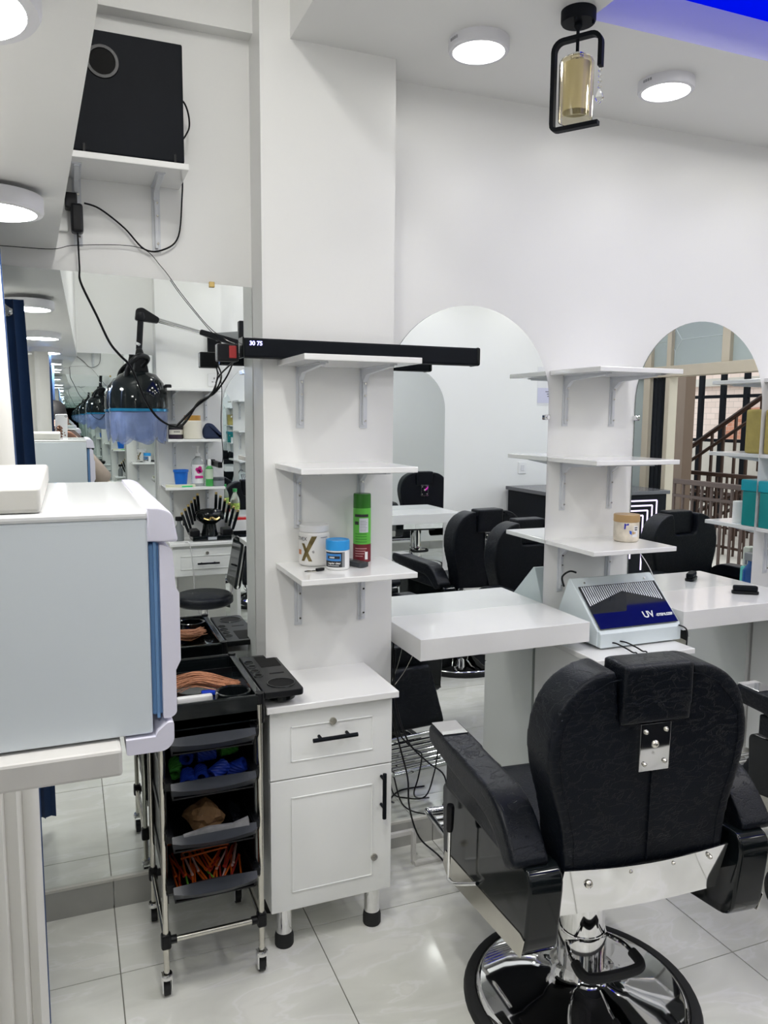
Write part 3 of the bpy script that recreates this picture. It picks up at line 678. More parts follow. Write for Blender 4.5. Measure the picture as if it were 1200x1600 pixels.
b = bm_new(); tube(b, [(SX+.13, .18, .46), (SX+.18, .18, .50), (SX+.19, .18, .60)], .012, 8); part('back_bar', b, chrome, root, 60)
b = bm_new(); tube(b, [(SX+.192+(z-.55)*.18, y, z) for y, z in rounded([(.03, .555), (.33, .555), (.33, .86), (.03, .86)], .03, 4)], .008, 6, closed=True); part('chrome_trim', b, chrome, root, 60, sub=bk)

# ================================================================== TROLLEY
TR = thing('trolley', 'black salon trolley on casters with chrome posts and pull-out trays', 'trolley', (.345, 2.36, 0))
X0, X1, Y0, Y1 = .210, .488, 2.168, 2.530
for x in (X0, X1):
    for y in (Y0, Y1):
        b = bm_new(); cyl(b, (x, y, .075), (x, y, .84), .0085, n=14); po = part('post', b, steel, TR, 40)
        b = bm_new(); box(b, x-.014, x+.014, y-.014, y+.014, .150, .195, .006); cyl(b, (x+(.03 if x == X0 else -.03), y, .172), (x, y, .172), .012, n=12); part('joint', b, blackp, TR, sub=po)
        ca = bm_new(); lathe(ca, [(.015, .072), (.018, .066), (.018, .058), (.008, .055)], (x, y, 0), 14); box(ca, x-.014, x-.011, y-.012, y+.024, .018, .062); box(ca, x+.011, x+.014, y-.012, y+.024, .018, .062)
        cs = part('caster', ca, chrome, TR, 40)
        b = bm_new(); cyl(b, (x-.009, y+.010, .023), (x+.009, y+.010, .023), .023, n=20); part('wheel', b, rubber, TR, 40, sub=cs)
for y in (Y0, Y1):
    b = bm_new(); cyl(b, (X0, y, .172), (X1, y, .172), .0085, n=12); part('cross_bar', b, steel, TR, 40)
for x in (X0, X1):
    b = bm_new(); cyl(b, (x, Y0, .172), (x, Y1, .172), .0085, n=12); part('cross_bar', b, steel, TR, 40)
# side rails that carry the trays
for x in (X0+.015, X1-.015):
    b = bm_new()
    for z in (.335, .485, .64, .765): box(b, x-.010, x+.010, Y0-.02, Y1+.01, z-.012, z+.012, .003)
    part('tray_rail', b, blackp, TR)
b = bm_new(); box(b, X0+.006, X1-.006, Y1+.004, Y1+.010, .30, .84); part('back_sheet', b, blackp, TR)
for x in (X0+.010, X1-.013):  # black sheets added to darken the inside between the trays
    b = bm_new(); box(b, x, x+.003, Y0+.02, Y1-.005, .27, .80); part('shade_sheet', b, blackp, TR)
TZ = [.798, .668, .512, .362]
for z in TZ:
    b = bm_new(); x0, x1, y0, y1 = X0+.024, X1-.024, 2.125, 2.50
    box(b, x0, x1, y0+.01, y1, z-.062, z-.058); box(b, x0, x0+.004, y0+.01, y1, z-.06, z-.018); box(b, x1-.004, x1, y0+.01, y1, z-.06, z-.018); box(b, x0, x1, y1-.004, y1, z-.06, z-.018)
    part('tray', b, blackp, TR)
    # flared front lip
    t = bm_new(); n = 10
    low = [(x0+(x1-x0)*k/n, y0+.012-.012*math.sin(PI*k/n)) for k in range(n+1)]; hi = [(x0-.004+(x1-x0+.008)*k/n, y0-.004-.026*math.sin(PI*k/n)**.6) for k in range(n+1)]
    def ring(h): return [(p, -.060) for p in low], [(p, -.020) for p in hi]
    A = [t.verts.new((p[0], p[1], z-.052)) for p in low]; Bq = [t.verts.new((p[0], p[1], z-.026)) for p in hi]; Cq = [t.verts.new((p[0], p[1]+.030*math.sin(PI*k/n)**.6+.012, z-.012)) for k, p in enumerate(hi)]
    D = [t.verts.new((p[0], p[1]+.045*math.sin(PI*k/n)**.6+.016, z-.02)) for k, p in enumerate(hi)]; E2 = [t.verts.new((p[0], p[1]+.02, z-.052)) for p in low]
    for a, c in ((A, Bq), (Bq, Cq), (Cq, D), (D, E2)):
        for k in range(n): t.faces.new((a[k], a[k+1], c[k+1], c[k]))
    part('tray_lip', t, greyp, TR, 30)
# top tray
zt = .868; x0, x1, y0, y1 = .198, .502, 2.165, 2.60
b = bm_new(); box(b, x0, x1, y0, y0+.014, zt-.075, zt, .004); box(b, x0, x1, y1-.014, y1, zt-.075, zt, .004); box(b, x0, x0+.014, y0, y1, zt-.075, zt, .004); box(b, x1-.022, x1, y0, y1, zt-.075, zt, .004); box(b, x0, x1, y0, y1, zt-.075, zt-.045)
tt = part('top_tray', b, blackg, TR)
b = bm_new(); lathe(b, [(.052, -.045), (.052, -.004), (.047, -.002), (.043, -.006), (.043, -.04)], (.428, 2.242, zt), 28, capt=False, capb=False); part('cup_ring', b, blackg, TR, 40, sub=tt)
for (x, y) in ((x0+.01, y0+.01), (x1-.01, y0+.01), (x0+.01, y1-.01), (x1-.01, y1-.01)):
    b = bm_new(); cyl(b, (x, y, zt-.085), (x, y, zt+.004), .013, n=14); part('corner_cap', b, blackp, TR, 40, sub=tt)
# hinged side wing, its dark holes painted as flat black patches
wx0, wx1, wy0, wy1 = .510, .632, 2.19, 2.565
wg = bm_new(); prism(wg, rounded([(wx0, wy0), (wx1, wy0), (wx1, wy1), (wx0, wy1)], [.004, .02, .02, .004]), 'z', .842, .862, .004, 2); wing = part('side_wing', wg, blackp, TR, 40)
hole_shade = flat('hole_shade_black', (.001, .001, .0012), .9)
def hole_at(cx, cy, r, depth=.03):
    t = bm_new(); lathe(t, [(r+.004, .862), (r+.003, .8645), (r, .8645), (r, .8628)], (cx, cy, 0), 24, capb=False, capt=False); ringp = part('hole_rim', t, blackg, TR, 40, sub=wing)
    t = bm_new(); cyl(t, (cx, cy, .861), (cx, cy, .8625), r, n=24); part('hole_shade', t, hole_shade, TR, sub=wing)
hole_at(.578, 2.262, .040)
for k in range(4): hole_at(.528, 2.35+.047*k, .011)
t = bm_new(); box(t, .556, .622, 2.43, 2.545, .8615, .8628); part('well_shade', t, hole_shade, TR, sub=wing)
t = bm_new(); box(t, .565, .612, 2.355, 2.364, .8615, .8626); part('slot_shade', t, hole_shade, TR, sub=wing)
t = bm_new(); lathe(t, [(.036, .814), (.043, .82), (.043, .843)], (.578, 2.262, 0), 24); part('cup_well', t, blackg, TR, 40, sub=wing)
# things on the top tray
def blob(name, pts, r, m, label, cat, seed=0):
    random.seed(seed); b = bm_new()
    tube(b, smooth_path(pts, 4), r, 6); return tag(obj(name, b, m, None, 60, origin=tuple(pts[0])), label, cat)
hair = mat('auburn_hair', (.42, .18, .09), .6, var=.35, vs=60, stretch=(1, 6, 6))
b = bm_new(); random.seed(3)
for k in range(70):
    y = 2.40+random.uniform(-.040, .040); z = .832+random.uniform(0, .026); dx = random.uniform(-.02, .02)
    tube(b, smooth_path([(.275+dx, y+random.uniform(-.02, .02), z), (.34, y, z+.014), (.40, y-.02+random.uniform(-.015, .015), z+.004), (.462+dx*.5, y-.07+random.uniform(-.02, .02), .842+random.uniform(0, .012))], 3), [.0010]*3+[.0024]*4+[.0018]*2+[.0008], 5)
tag(obj('hair_bundle', b, hair, None, 60, origin=(.36, 2.40, .825)), 'bundle of auburn hair lying in the trolley top tray', 'hair')
paperw = mat('crumpled_white_paper', (.75, .72, .68), .7, var=.12, vs=30)
def crumple(name, c, s, m, label, cat, seed, amp=.35, sub=3):
    t = bmesh.new(); bmesh.ops.create_icosphere(t, subdivisions=sub, radius=1); random.seed(seed)
    dirs = [Vector((random.gauss(0, 1), random.gauss(0, 1), random.gauss(0, 1))).normalized() for _ in range(14)]
    for v in t.verts:
        d = v.co.normalized(); q = 1-amp*max(abs(d.dot(e))**6 for e in dirs)+random.uniform(-.05, .05)
        v.co = Vector((d.x*s[0], d.y*s[1], max(d.z, -.7)*s[2]))*q
    return tag(obj(name, t, m, None, origin=None), label, cat) if c is None else _place(t, name, m, label, cat, c)
def _place(t, name, m, label, cat, c):
    bmesh.ops.translate(t, vec=(0, 0, -min(v.co.z for v in t.verts)), verts=t.verts)
    o = obj(name, t, m, None); o.location = c; return tag(o, label, cat)
crumple('crumpled_tissue', (.246, 2.33, .824), (.035, .06, .045), paperw, 'crumpled white tissue at the left of the trolley top tray', 'tissue', 5)
b = bm_new(); box(b, .27, .375, 2.275, 2.300, .824, .846, .006); tag(obj('white_comb', b, flat('white_plastic', (.8, .8, .8), .3), None, 40, origin=(.32, 2.287, .824)), 'white plastic stick beside the cup ring in the trolley top tray', 'stick')
b = bm_new(); box(b, .35, .40, 2.33, 2.352, .824, .838, .004); tag(obj('blue_clip', b, flat('royal_blue_plastic', (.01, .05, .5), .3), None, 40, origin=(.375, 2.34, .824)), 'small blue clip under the hair in the trolley top tray', 'clip')
# curlers in the second visible tray
blue = mat('blue_curler', (.006, .03, .28), .45, var=.2, vs=30); green = mat('green_curler', (.06, .30, .04), .5, var=.2, vs=30)
random.seed(11)
def curler(c, d, r, L, m, label):
    t = bm_new(); n = 20; d = Vector(d).normalized()
    a = Vector((0, 0, 1)) if abs(d.z) < .9 else Vector((1, 0, 0)); u = d.cross(a).normalized(); v = d.cross(u); rings = []
    for i in range(9):
        s = (i/8-.5)*L
        rings.append([t.verts.new(Vector(c)+d*s+(u*math.cos(2*PI*k/n)+v*math.sin(2*PI*k/n))*(r*(1+.10*((k+i) % 2)))) for k in range(n)])
    inner = [[t.verts.new(Vector(c)+d*s+(u*math.cos(2*PI*k/n)+v*math.sin(2*PI*k/n))*r*.6) for k in range(n)] for s in (-.5*L, .5*L)]
    for i in range(8):
        for k in range(n): t.faces.new((rings[i][k], rings[i][(k+1) % n], rings[i+1][(k+1) % n], rings[i+1][k]))
    for k in range(n):
        t.faces.new((rings[0][k], rings[0][(k+1) % n], inner[0][(k+1) % n], inner[0][k])); t.faces.new((rings[8][k], rings[8][(k+1) % n], inner[1][(k+1) % n], inner[1][k])); t.faces.new((inner[0][k], inner[0][(k+1) % n], inner[1][(k+1) % n], inner[1][k]))
    tag(obj('hair_curler', t, m, None, origin=(c[0], c[1], c[2]-r)), label, 'curler', 'curlers in the trolley tray')
zc = TZ[1]-.058
for i, (c, d, m, lb) in enumerate((((.285, 2.20, zc+.024), (.15, 1, .1), blue, 'blue curler showing its round end, leftmost of the front blue ones'), ((.325, 2.215, zc+.024), (.1, 1, 0), blue, 'blue curler second from the left at the tray front'),
        ((.375, 2.21, zc+.030), (1, .6, .35), blue, 'blue curler lying aslant in the middle of the tray'), ((.43, 2.22, zc+.026), (.8, -.5, .5), blue, 'blue curler at the right end of the curler tray'),
        ((.35, 2.28, zc+.055), (1, .1, 0), blue, 'blue curler behind, on top of the others'), ((.30, 2.29, zc+.055), (.4, 1, 0), blue, 'blue curler at the back left of the curler tray'), ((.42, 2.31, zc+.05), (.9, .3, 0), green, 'green curler at the back right of the curler tray'), ((.258, 2.27, zc+.03), (.2, 1, .3), green, 'green curler at the left wall of the curler tray'), ((.38, 2.34, zc+.06), (1, 0, .2), green, 'green curler at the very back of the curler tray'))):
    curler(c, d, .0195, .055, m, lb)
crumple('paper_bag', (.335, 2.24, TZ[2]-.057), (.075, .075, .06), mat('brown_kraft_paper', (.26, .145, .065), .7, var=.12, vs=12), 'crumpled brown paper bag in the third trolley tray', 'paper bag', 9, .45, 3)
crumple('dark_cloth', (.425, 2.26, TZ[2]-.057), (.03, .08, .032), blackm, 'dark cloth beside the brown paper bag in the trolley', 'cloth', 12)
b = bm_new(); prism(b, [(.262, TZ[2]-.03), (.262, TZ[2]-.012), (.33, TZ[2]+.0), (.40, TZ[2]-.004), (.445, TZ[2]+.008), (.448, TZ[2]-.02)], 'y', 2.128, 2.14); 
tag(obj('plastic_film', b, mat('grey_film', (.22, .22, .23), .3, var=.3, vs=25), None, origin=(.35, 2.13, TZ[2]-.03)), 'crinkled grey plastic film over the third trolley tray lip', 'film')
# perm rods in the lowest tray
orange = mat('orange_rod', (.62, .12, .015), .4, var=.1); redr = mat('red_rod', (.35, .03, .02), .4, var=.1); whiter = mat('striped_white_rod', (.62, .42, .38), .4, var=.1); greenr = mat('lime_rod', (.15, .45, .05), .4)
random.seed(21); zr = TZ[3]-.056
rods = []
for k in range(40):
    m, nm = random.choice(((orange, 'orange'), (orange, 'orange'), (orange, 'orange'), (redr, 'red'), (whiter, 'pale striped')))
    if k in (3, 9): m, nm = greenr, 'lime green'
    x = .242+.205*(k % 20)/19+random.uniform(-.004, .004); lay = k//20
    ang = random.uniform(-.25, .25)+(.35 if x > .36 else -.1)
    L = random.uniform(.09, .13); yc = 2.235+.05*lay; z = zr+.006+.012*lay+random.uniform(0, .004)
    dx, dy = math.sin(ang)*L/2, math.cos(ang)*L/2
    rods.append((x, yc, z, dx, dy, m, nm))
for k in range(6):
    rods.append((.33+random.uniform(-.03, .05), 2.30+.02*k, zr+.034+.003*k, .07, random.uniform(-.02, .02), random.choice((orange, redr)), 'cross-lying'))
cnt = {}
for x, y, z, dx, dy, m, nm in rods:
    xa, xb = max(.242, min(.446, x-dx)), max(.242, min(.446, x+dx))
    t = bm_new(); tube(t, [(xa, y-dy, z-.003), (xa+(xb-xa)*.1, y-dy*.8, z-.002), (xa+(xb-xa)*.9, y+dy*.8, z+.004), (xb, y+dy, z+.005)], [.0042, .0032, .0032, .0042], 7)
    lb = {'orange': 'thin orange perm rod in the lowest trolley tray', 'red': 'thin red perm rod in the lowest trolley tray', 'pale striped': 'thin pale striped perm rod in the lowest trolley tray', 'lime green': 'thin lime green perm rod in the lowest trolley tray', 'cross-lying': 'perm rod lying crosswise at the back of the lowest trolley tray'}[nm]
    tag(obj('perm_rod', t, m, None, 60, origin=(x, y, z)), lb, 'perm rod', nm+' perm rods in the lowest tray')

# ================================================================== TOWEL CABINET ON ITS STAND
root = thing('stand', 'off-white slab stand under the towel cabinet at the left', 'stand', (-.28, 1.16, 0))
b = bm_new(); box(b, -.72, .046, .922, 1.40, 1.248, 1.281, .004); part('slab', b, slabside, root)
for y in (.98, 1.34):
    b = bm_new(); box(b, -.70, -.64, y-.03, y+.03, 0, 1.248, .003); part('leg', b, whitec, root)
b = bm_new(); box(b, -.645, -.60, .97, 1.35, .60, .64); part('rail', b, whitec, root)
root = thing('towel_cabinet', 'pale grey towel cabinet with blue door gasket and lilac door', 'towel cabinet', (-.15, 1.17, 1.281))
b = bm_new(); box(b, -.42, .084, .950, 1.392, 1.284, 1.546, .003); part('body', b, towelc, root)
b = bm_new(); box(b, -.42, .086, .949, 1.393, 1.5455, 1.5565, .004); part('top_panel', b, towelt, root)
b = bm_new(); prism(b, rounded([(.083, 1.519), (.119, 1.517), (.1125, 1.553), (.098, 1.5595), (.083, 1.5595)], [0, .006, .008, .006, 0]), 'y', .948, 1.394, .003, 2); part('front_cap', b, lilac, root, 40)
b = bm_new(); box(b, .0845, .098, .962, 1.38, 1.302, 1.515, .003); box(b, .090, .0935, .957, 1.385, 1.30, 1.517); part('gasket', b, gasket, root)
b = bm_new(); prism(b, rounded([(.0965, 1.515), (.1115, 1.510), (.1145, 1.462), (.1185, 1.455), (.1185, 1.372), (.1125, 1.360), (.1125, 1.306), (.106, 1.301), (.0965, 1.301)], [.003, .006, 0, 0, 0, 0, .006, .004, .002]), 'y', .950, 1.392); part('door', b, lilac, root, 40)
b = bm_new(); prism(b, rounded([(.052, 1.262), (.098, 1.262), (.108, 1.272), (.108, 1.297), (.101, 1.297), (.089, 1.287), (.086, 1.281), (.052, 1.281)], [.004, .012, .010, .003, .002, 0, 0, 0]), 'y', .945, 1.397)
part('drip_tray', b, lilac, root, 40)
b = bm_new(); box(b, -.72, -.030, .951, 1.391, 1.557, 1.587, .005, 3); o = tag(obj('loose_slab', b, slabm, None, 40, origin=(-.37, 1.17, 1.557)), 'off-white stone slab lying on top of the towel cabinet', 'slab')

# ================================================================== CURTAINS
def curtain(x0, x1, y, ztop, zb, label, amp=.03, waves=7, yback=.022, xb_extra=0, front=whitecl, back=bluecl, xf_shift=0, gap=.0, flare=0):
    root = thing('curtain', label, 'curtain', ((x0+x1)/2, y, zb), 0, 'white and blue curtains')
    def sheet(yo, x1s, nm, m, th=.004):
        t = bm_new(); n = 90; nz = 10; F = []; B = []
        for j in range(nz+1):
            z = zb+(ztop-zb)*j/nz; rf, rb = [], []
            for i in range(n+1):
                u = i/n; x = x0+(x1s-x0)*u; ph = 2*PI*waves*u
                a = amp*(.55+.45*(1-j/nz)); yy = y+yo+a*math.sin(ph)+.2*a*math.sin(2.3*ph+1)
                x += (.010*math.cos(ph)*(1-.3*j/nz)) + (-.03*u*(j/nz)**2 if j > 5 else 0)*flare
                rf.append(t.verts.new((x, yy-th/2, z))); rb.append(t.verts.new((x, yy+th/2, z)))
            F.append(rf); B.append(rb)
        for j in range(nz):
            for i in range(n):
                t.faces.new((F[j][i], F[j][i+1], F[j+1][i+1], F[j+1][i])); t.faces.new((B[j][i], B[j+1][i], B[j+1][i+1], B[j][i+1]))
            t.faces.new((F[j][n], B[j][n], B[j+1][n], F[j+1][n])); t.faces.new((F[j][0], F[j+1][0], B[j+1][0], B[j][0]))
        for i in range(n):
            t.faces.new((F[0][i], B[0][i], B[0][i+1], F[0][i+1])); t.faces.new((F[nz][i], F[nz][i+1], B[nz][i+1], B[nz][i]))
        return part(nm, t, m, root, 60)
    sheet(0, x1+xf_shift, 'white_panel', front); bp = sheet(yback, x1+.002+xb_extra, 'blue_panel', back)
    return root, bp
cu, bp = curtain(-.95, -.108, 2.06, 2.09, .075, 'white curtain with blue lining at the left, beside the rectangular mirror', flare=1, waves=21, amp=.011)
b = bm_new()
lathe(b, [(.017, -.004), (.027, -.004), (.027, .004), (.017, .004), (.017, -.004)], (0, 0, 0), 24, M=Matrix.Translation((-.205, 2.112, 2.045)) @ Matrix.Rotation(PI/2, 4, 'X'), capb=False, capt=False); part('grommet', b, chrome, cu, 60)
b = bm_new(); cyl(b, (-1.15, 2.08, 2.045), (-.20, 2.08, 2.045), .012, n=14); lathe(b, [(.012, 0), (.02, .005), (.022, .018), (.014, .032), (.001, .036)], (0, 0, 0), 16, M=Matrix.Translation((-.20, 2.08, 2.045)) @ Matrix.Rotation(PI/2, 4, 'Y')); box(b, -1.2, -1.15, 2.06, 2.10, 2.02, 2.07)
tag(obj('curtain_rod', b, chrome, None, 40, origin=(-.7, 2.08, 2.045)), 'chrome curtain rod end at the left beside the rectangular mirror', 'curtain rod')
cu2, _ = curtain(-.95, -.088, .26, 2.04, .075, 'white curtain with blue lining on the opposite side, beside the photographer', yback=-.19, amp=.022, waves=9, xb_extra=.008)
b = bm_new(); cyl(b, (-1.15, .26, 2.025), (-.17, .26, 2.025), .011, n=14); box(b, -1.2, -1.15, .24, .28, 2.0, 2.05); tag(obj('curtain_rod', b, chrome, None, 40, origin=(-.7, .26, 2.025)), 'chrome rod holding the curtain beside the photographer', 'curtain rod')

# ================================================================== SMALL THINGS ON THE SHELVES
def front_text(s, size, c, m, root, sub, bold=.0, name='print', right=(1, 0, 0), upv=(0, 0, 1)):
    return part(name, text_bm(s, size, face_M(c, right, upv), bold), m, root, sub=sub)
def wrap(bm, c, r, z0, z1, a0, a1, n=16):
    """a label wrapped round a jar: angles from the -y side, positive towards +x"""
    A, B = [], []; off = -math.atan2(c[0], c[1]) if r > 0 else 0
    for k in range(n+1):
        a = off+a0+(a1-a0)*k/n; p = (c[0]+r*math.sin(a), c[1]-r*math.cos(a))
        A.append(bm.verts.new((p[0], p[1], z0))); B.append(bm.verts.new((p[0], p[1], z1)))
    for k in range(n): bm.faces.new((A[k], A[k+1], B[k+1], B[k]))
    return bm
def wrap_poly(bm, c, r, poly):
    """flat print: poly of (angle metres along the surface, z)"""
    V = []
    for s, z in poly:
        a = s/r-math.atan2(c[0], c[1]); V.append(bm.verts.new((c[0]+r*math.sin(a), c[1]-r*math.cos(a), z)))
    bm.faces.new(V); return bm
def wrap_text(s, size, c, r, s0, z, bold=0):
    t = text_bm(s, size, Matrix.Identity(4), bold, 0.0)
    for v in t.verts:
        a = (s0+v.co.x)/r-math.atan2(c[0], c[1]); v.co = Vector((c[0]+(r)*math.sin(a), c[1]-(r)*math.cos(a), z+v.co.y))
    return t
Z3 = 1.186
ink = flat('black_ink', (.03, .03, .03), .5); white = flat('white_plastic', (.8, .8, .8), .3)
# white tub with a big X
c = (.742, 2.452); root = thing('hair_product_tub', 'white tub with a big gold X on the lowest column shelf', 'tub', (c[0], c[1], Z3))
b = bm_new(); lathe(b, [(.043, 0), (.049, .004), (.0505, .012), (.0505, .100), (.048, .109), (.044, .112)], (c[0], c[1], Z3), 40); bo = part('body', b, flat('white_tub', (.78, .77, .75), .3), root, 60)
b = bm_new(); lathe(b, [(.047, .112), (.048, .114), (.048, .131), (.046, .133), (.0, .134)], (c[0], c[1], Z3), 40); part('lid', b, white, root, 40)
goldp = mat('gold_print', (.22, .17, .07), .3, .6, var=.5, vs=40); r = .0508
b = bm_new()
for poly in ([(-.0470, 1.204), (-.0346, 1.204), (.010, 1.286), (-.008, 1.286)], [(-.0184, 1.204), (-.006, 1.204), (-.034, 1.262), (-.0455, 1.262)]):
    (s00, z00), (s10, z10), (s11, z11), (s01, z01) = poly; N = 6
    for k in range(N):
        f0, f1 = k/N, (k+1)/N; L = lambda a, bb, t: a+(bb-a)*t
        for q in range(5):
            g0, g1 = q/5, (q+1)/5; pt = lambda g, ff: (L(L(s00, s01, ff), L(s10, s11, ff), g), L(L(z00, z01, ff), L(z10, z11, ff), g))
            wrap_poly(b, c, r+.0003, [pt(g0, f0), pt(g1, f0), pt(g1, f1), pt(g0, f1)])
part('printed_x', b, goldp, root, sub=bo)
part('print', wrap_text('ACTIVEX', .016, c, r, -.057, 1.276, .0002), ink, root, sub=bo)
part('print', wrap_text('G', .010, c, r+.0004, -.003, 1.235, .0003), ink, root, sub=bo)
b = bm_new(); wrap(b, c, r+.0004, 1.280, 1.2825, .42, .98, 8); wrap(b, c, r+.0004, 1.2745, 1.276, .80, .98, 4); part('small_print', b, flat('grey_ink', (.25, .25, .28)), root, sub=bo)
b = bm_new(); wrap(b, c, r, 1.224, 1.240, -1.35, -.95, 6); part('orange_mark', b, flat('orange_ink', (.55, .22, .08)), root, sub=bo)
# blue lidded jar
c = (.790, 2.352); root = thing('hair_gel_jar', 'white jar with blue lid on the lowest column shelf', 'jar', (c[0], c[1], Z3))
b = bm_new(); lathe(b, [(.034, 0), (.037, .004), (.038, .010), (.038, .060), (.036, .066)], (c[0], c[1], Z3), 36); bo = part('body', b, white, root, 60)
b = bm_new(); lathe(b, [(.0385, .064), (.0385, .092), (.036, .096), (.031, .0955), (.030, .094), (.0, .094)], (c[0], c[1], Z3), 36); part('lid', b, flat('sky_blue_lid', (.03, .30, .70), .3), root, 40)
r = .0384; b = bm_new(); wrap(b, c, r, 1.197, 1.245, -1.25, .62); part('black_label', b, flat('label_black', (.02, .022, .028), .35), root, sub=bo)
r = .0386; b = bm_new(); wrap(b, c, r, 1.217, 1.240, -1.25, .28); part('blue_band', b, flat('label_blue', (.05, .22, .55), .35), root, sub=bo)
b = bm_new(); wrap(b, c, r, 1.197, 1.244, .38, .44, 3); wrap(b, c, r, 1.197, 1.244, .48, .58, 3); part('grey_stripe', b, flat('label_grey', (.32, .33, .35), .35), root, sub=bo)
r = .0388; b = bm_new(); wrap(b, c, r, 1.224, 1.233, -.9, .18); part('dark_plate', b, flat('label_black', (.02, .022, .028)), root, sub=bo)
r = .0392; b = bm_new()
for k in range(4): wrap(b, c, r, 1.2262, 1.2308, -.72+.12*k, -.64+.12*k, 2)
part('small_print', b, white, root, sub=bo)
part('print', wrap_text('regular clear', .0085, c, r, -.012, 1.210, .0002), white, root, sub=bo)
b = bm_new(); wrap(b, c, r, 1.2015, 1.203, -.9, .1, 8); part('small_print', b, white, root, sub=bo)
# green spray can
c = (.911, 2.455); root = thing('spray_can', 'tall green spray can with dark red base on the lowest column shelf', 'spray can', (c[0], c[1], Z3))
b = bm_new(); lathe(b, [(.0285, 0), (.030, .003), (.030, .182), (.028, .186)], (c[0], c[1], Z3), 32); bo = part('body', b, flat('lime_green_can', (.13, .52, .07), .3), root, 60)
b = bm_new(); lathe(b, [(.0295, .178), (.0300, .180), (.0295, .226), (.028, .230), (.0, .231)], (c[0], c[1], Z3), 32); part('cap', b, flat('dark_green_cap', (.035, .20, .02), .25), root, 40)
r = .0303; b = bm_new(); wrap(b, c, r, 1.187, 1.247, -3.1, 3.1, 32); part('red_base', b, flat('dark_red_label', (.17, .015, .025), .35), root, sub=bo)
b = bm_new(); wrap(b, c, r, 1.339, 1.348, -.9, .75); wrap(b, c, r, 1.313, 1.324, -.9, -.38, 5); part('black_bar', b, ink, root, sub=bo)
r = .0306; b = bm_new(); wrap(b, c, r, 1.287, 1.335, -.30, .75); st = part('price_sticker', b, flat('pale_sticker', (.68, .70, .74), .5), root, sub=bo)
r = .0308
b = bm_new()
for k in range(7): wrap(b, c, r, 1.292+.0055*k, 1.2932+.0055*k, -.2, .45+.2*((k*7) % 3)/3, 5)
part('small_print', b, flat('grey_ink', (.25, .25, .28)), root, sub=bo)
b = bm_new()
for k in range(4): wrap(b, c, r, 1.206+.0085*k, 1.2085+.0085*k, -.8, .1+.15*((k*5) % 4), 6)
part('small_print', b, flat('pink_ink', (.6, .35, .35)), root, sub=bo)
b = bm_new(); wrap(b, c, r, 1.196, 1.222, .33, .68, 4); part('barcode_patch', b, white, root, sub=bo)
b = bm_new()
for k in range(4): wrap(b, c, r, 1.254+.009*k, 1.2565+.009*k, -.8, .55, 8)
part('small_print', b, flat('dark_green_ink', (.05, .25, .03)), root, sub=bo)
# remote control (lies aslant)
M = Matrix.Translation((.858, 2.385, Z3)) @ Matrix.Rotation(math.radians(-68), 4, 'Z')
root = thing('remote_control', 'small black remote control beside the green spray can', 'remote control', (.858, 2.385, Z3))
b = bm_new(); prism(b, rounded([(-.052, -.019), (.052, -.019), (.052, .019), (-.052, .019)], .008), 'z', .001, .017, .003, 2, M=M); bo = part('body', b, flat('charcoal_plastic', (.03, .034, .04), .4), root, 40)
b = bm_new(); lathe(b, [(.013, .017), (.013, .0178), (.010, .0178), (.010, .017)], (-.026, 0, 0), 20, M=M); part('ring_button', b, flat('light_grey_plastic', (.5, .5, .52), .4), root, sub=bo)
# keys
root = thing('key_bunch', 'small bunch of keys with a black fob at the shelf front', 'keys', (.712, 2.325, Z3))
b = bm_new(); prism(b, rounded([(-.012, -.006), (.018, -.008), (.018, .008), (-.012, .006)], .005), 'z', .001, .010, .002, 2, M=Matrix.Translation((.722, 2.333, Z3)) @ Matrix.Rotation(.4, 4, 'Z')); part('fob', b, blackp, root, 40)
for a, l in ((2.5, .03), (2.9, .034), (3.3, .028)):
    b = bm_new(); M = Matrix.Translation((.708, 2.327, Z3+.001)) @ Matrix.Rotation(a, 4, 'Z'); cyl(b, (.004, 0, .0), (.004, 0, .003), .007, n=12); box(b, .008, l, -.0022, .0022, 0, .0022); b.transform(M); part('key', b, steel if l < .033 else blackp, root)
# gold lidded jar on the second shelf unit
c = (2.075, 2.535); Zl = 1.183; root = thing('cream_jar', 'cream jar with a gold lid on the shelf between the arched mirrors', 'jar', (c[0], c[1], Zl))
b = bm_new(); lathe(b, [(.044, 0), (.049, .005), (.050, .015), (.050, .078), (.047, .082)], (c[0], c[1], Zl), 36); bo = part('body', b, mat('cream_shea', (.66, .60, .50), .3, var=.2, vs=25), root, 60)
b = bm_new(); lathe(b, [(.0505, .080), (.0515, .082), (.0515, .106), (.050, .109), (.0, .109)], (c[0], c[1], Zl), 36); part('lid', b, mat('gold_lid', (.55, .36, .17), .35, .3, var=.06), root, 40)
r = .0504; b = bm_new(); wrap_poly(b, c, r, [(-.008, 1.259), (.010, 1.259), (.009, 1.252), (-.001, 1.252), (-.003, 1.236), (-.008, 1.236)]); part('blue_mark', b, flat('cobalt_ink', (.02, .02, .35)), root, sub=bo)
b = bm_new(); wrap_poly(b, c, r, [(.012, 1.232), (.022, 1.228), (.022, 1.214), (.014, 1.219)]); part('blue_mark', b, flat('azure_ink', (.02, .10, .55)), root, sub=bo)
b = bm_new(); wrap(b, c, r, 1.215, 1.250, .60, 1.05, 5); wrap(b, c, r, 1.205, 1.215, .5, 1.0, 5); part('label', b, flat('label_white', (.75, .75, .76)), root, sub=bo)
b = bm_new(); wrap(b, c, .0509, 1.240, 1.2445, .68, .96, 4); wrap(b, c, .0509, 1.232, 1.2365, .68, .94, 4); part('small_print', b, ink, root, sub=bo)
b = bm_new(); wrap(b, c, r, 1.217, 1.226, .48, .78, 5); part('gold_mark', b, mat('gold_lid', (.5, .3, .1)), root, sub=bo)

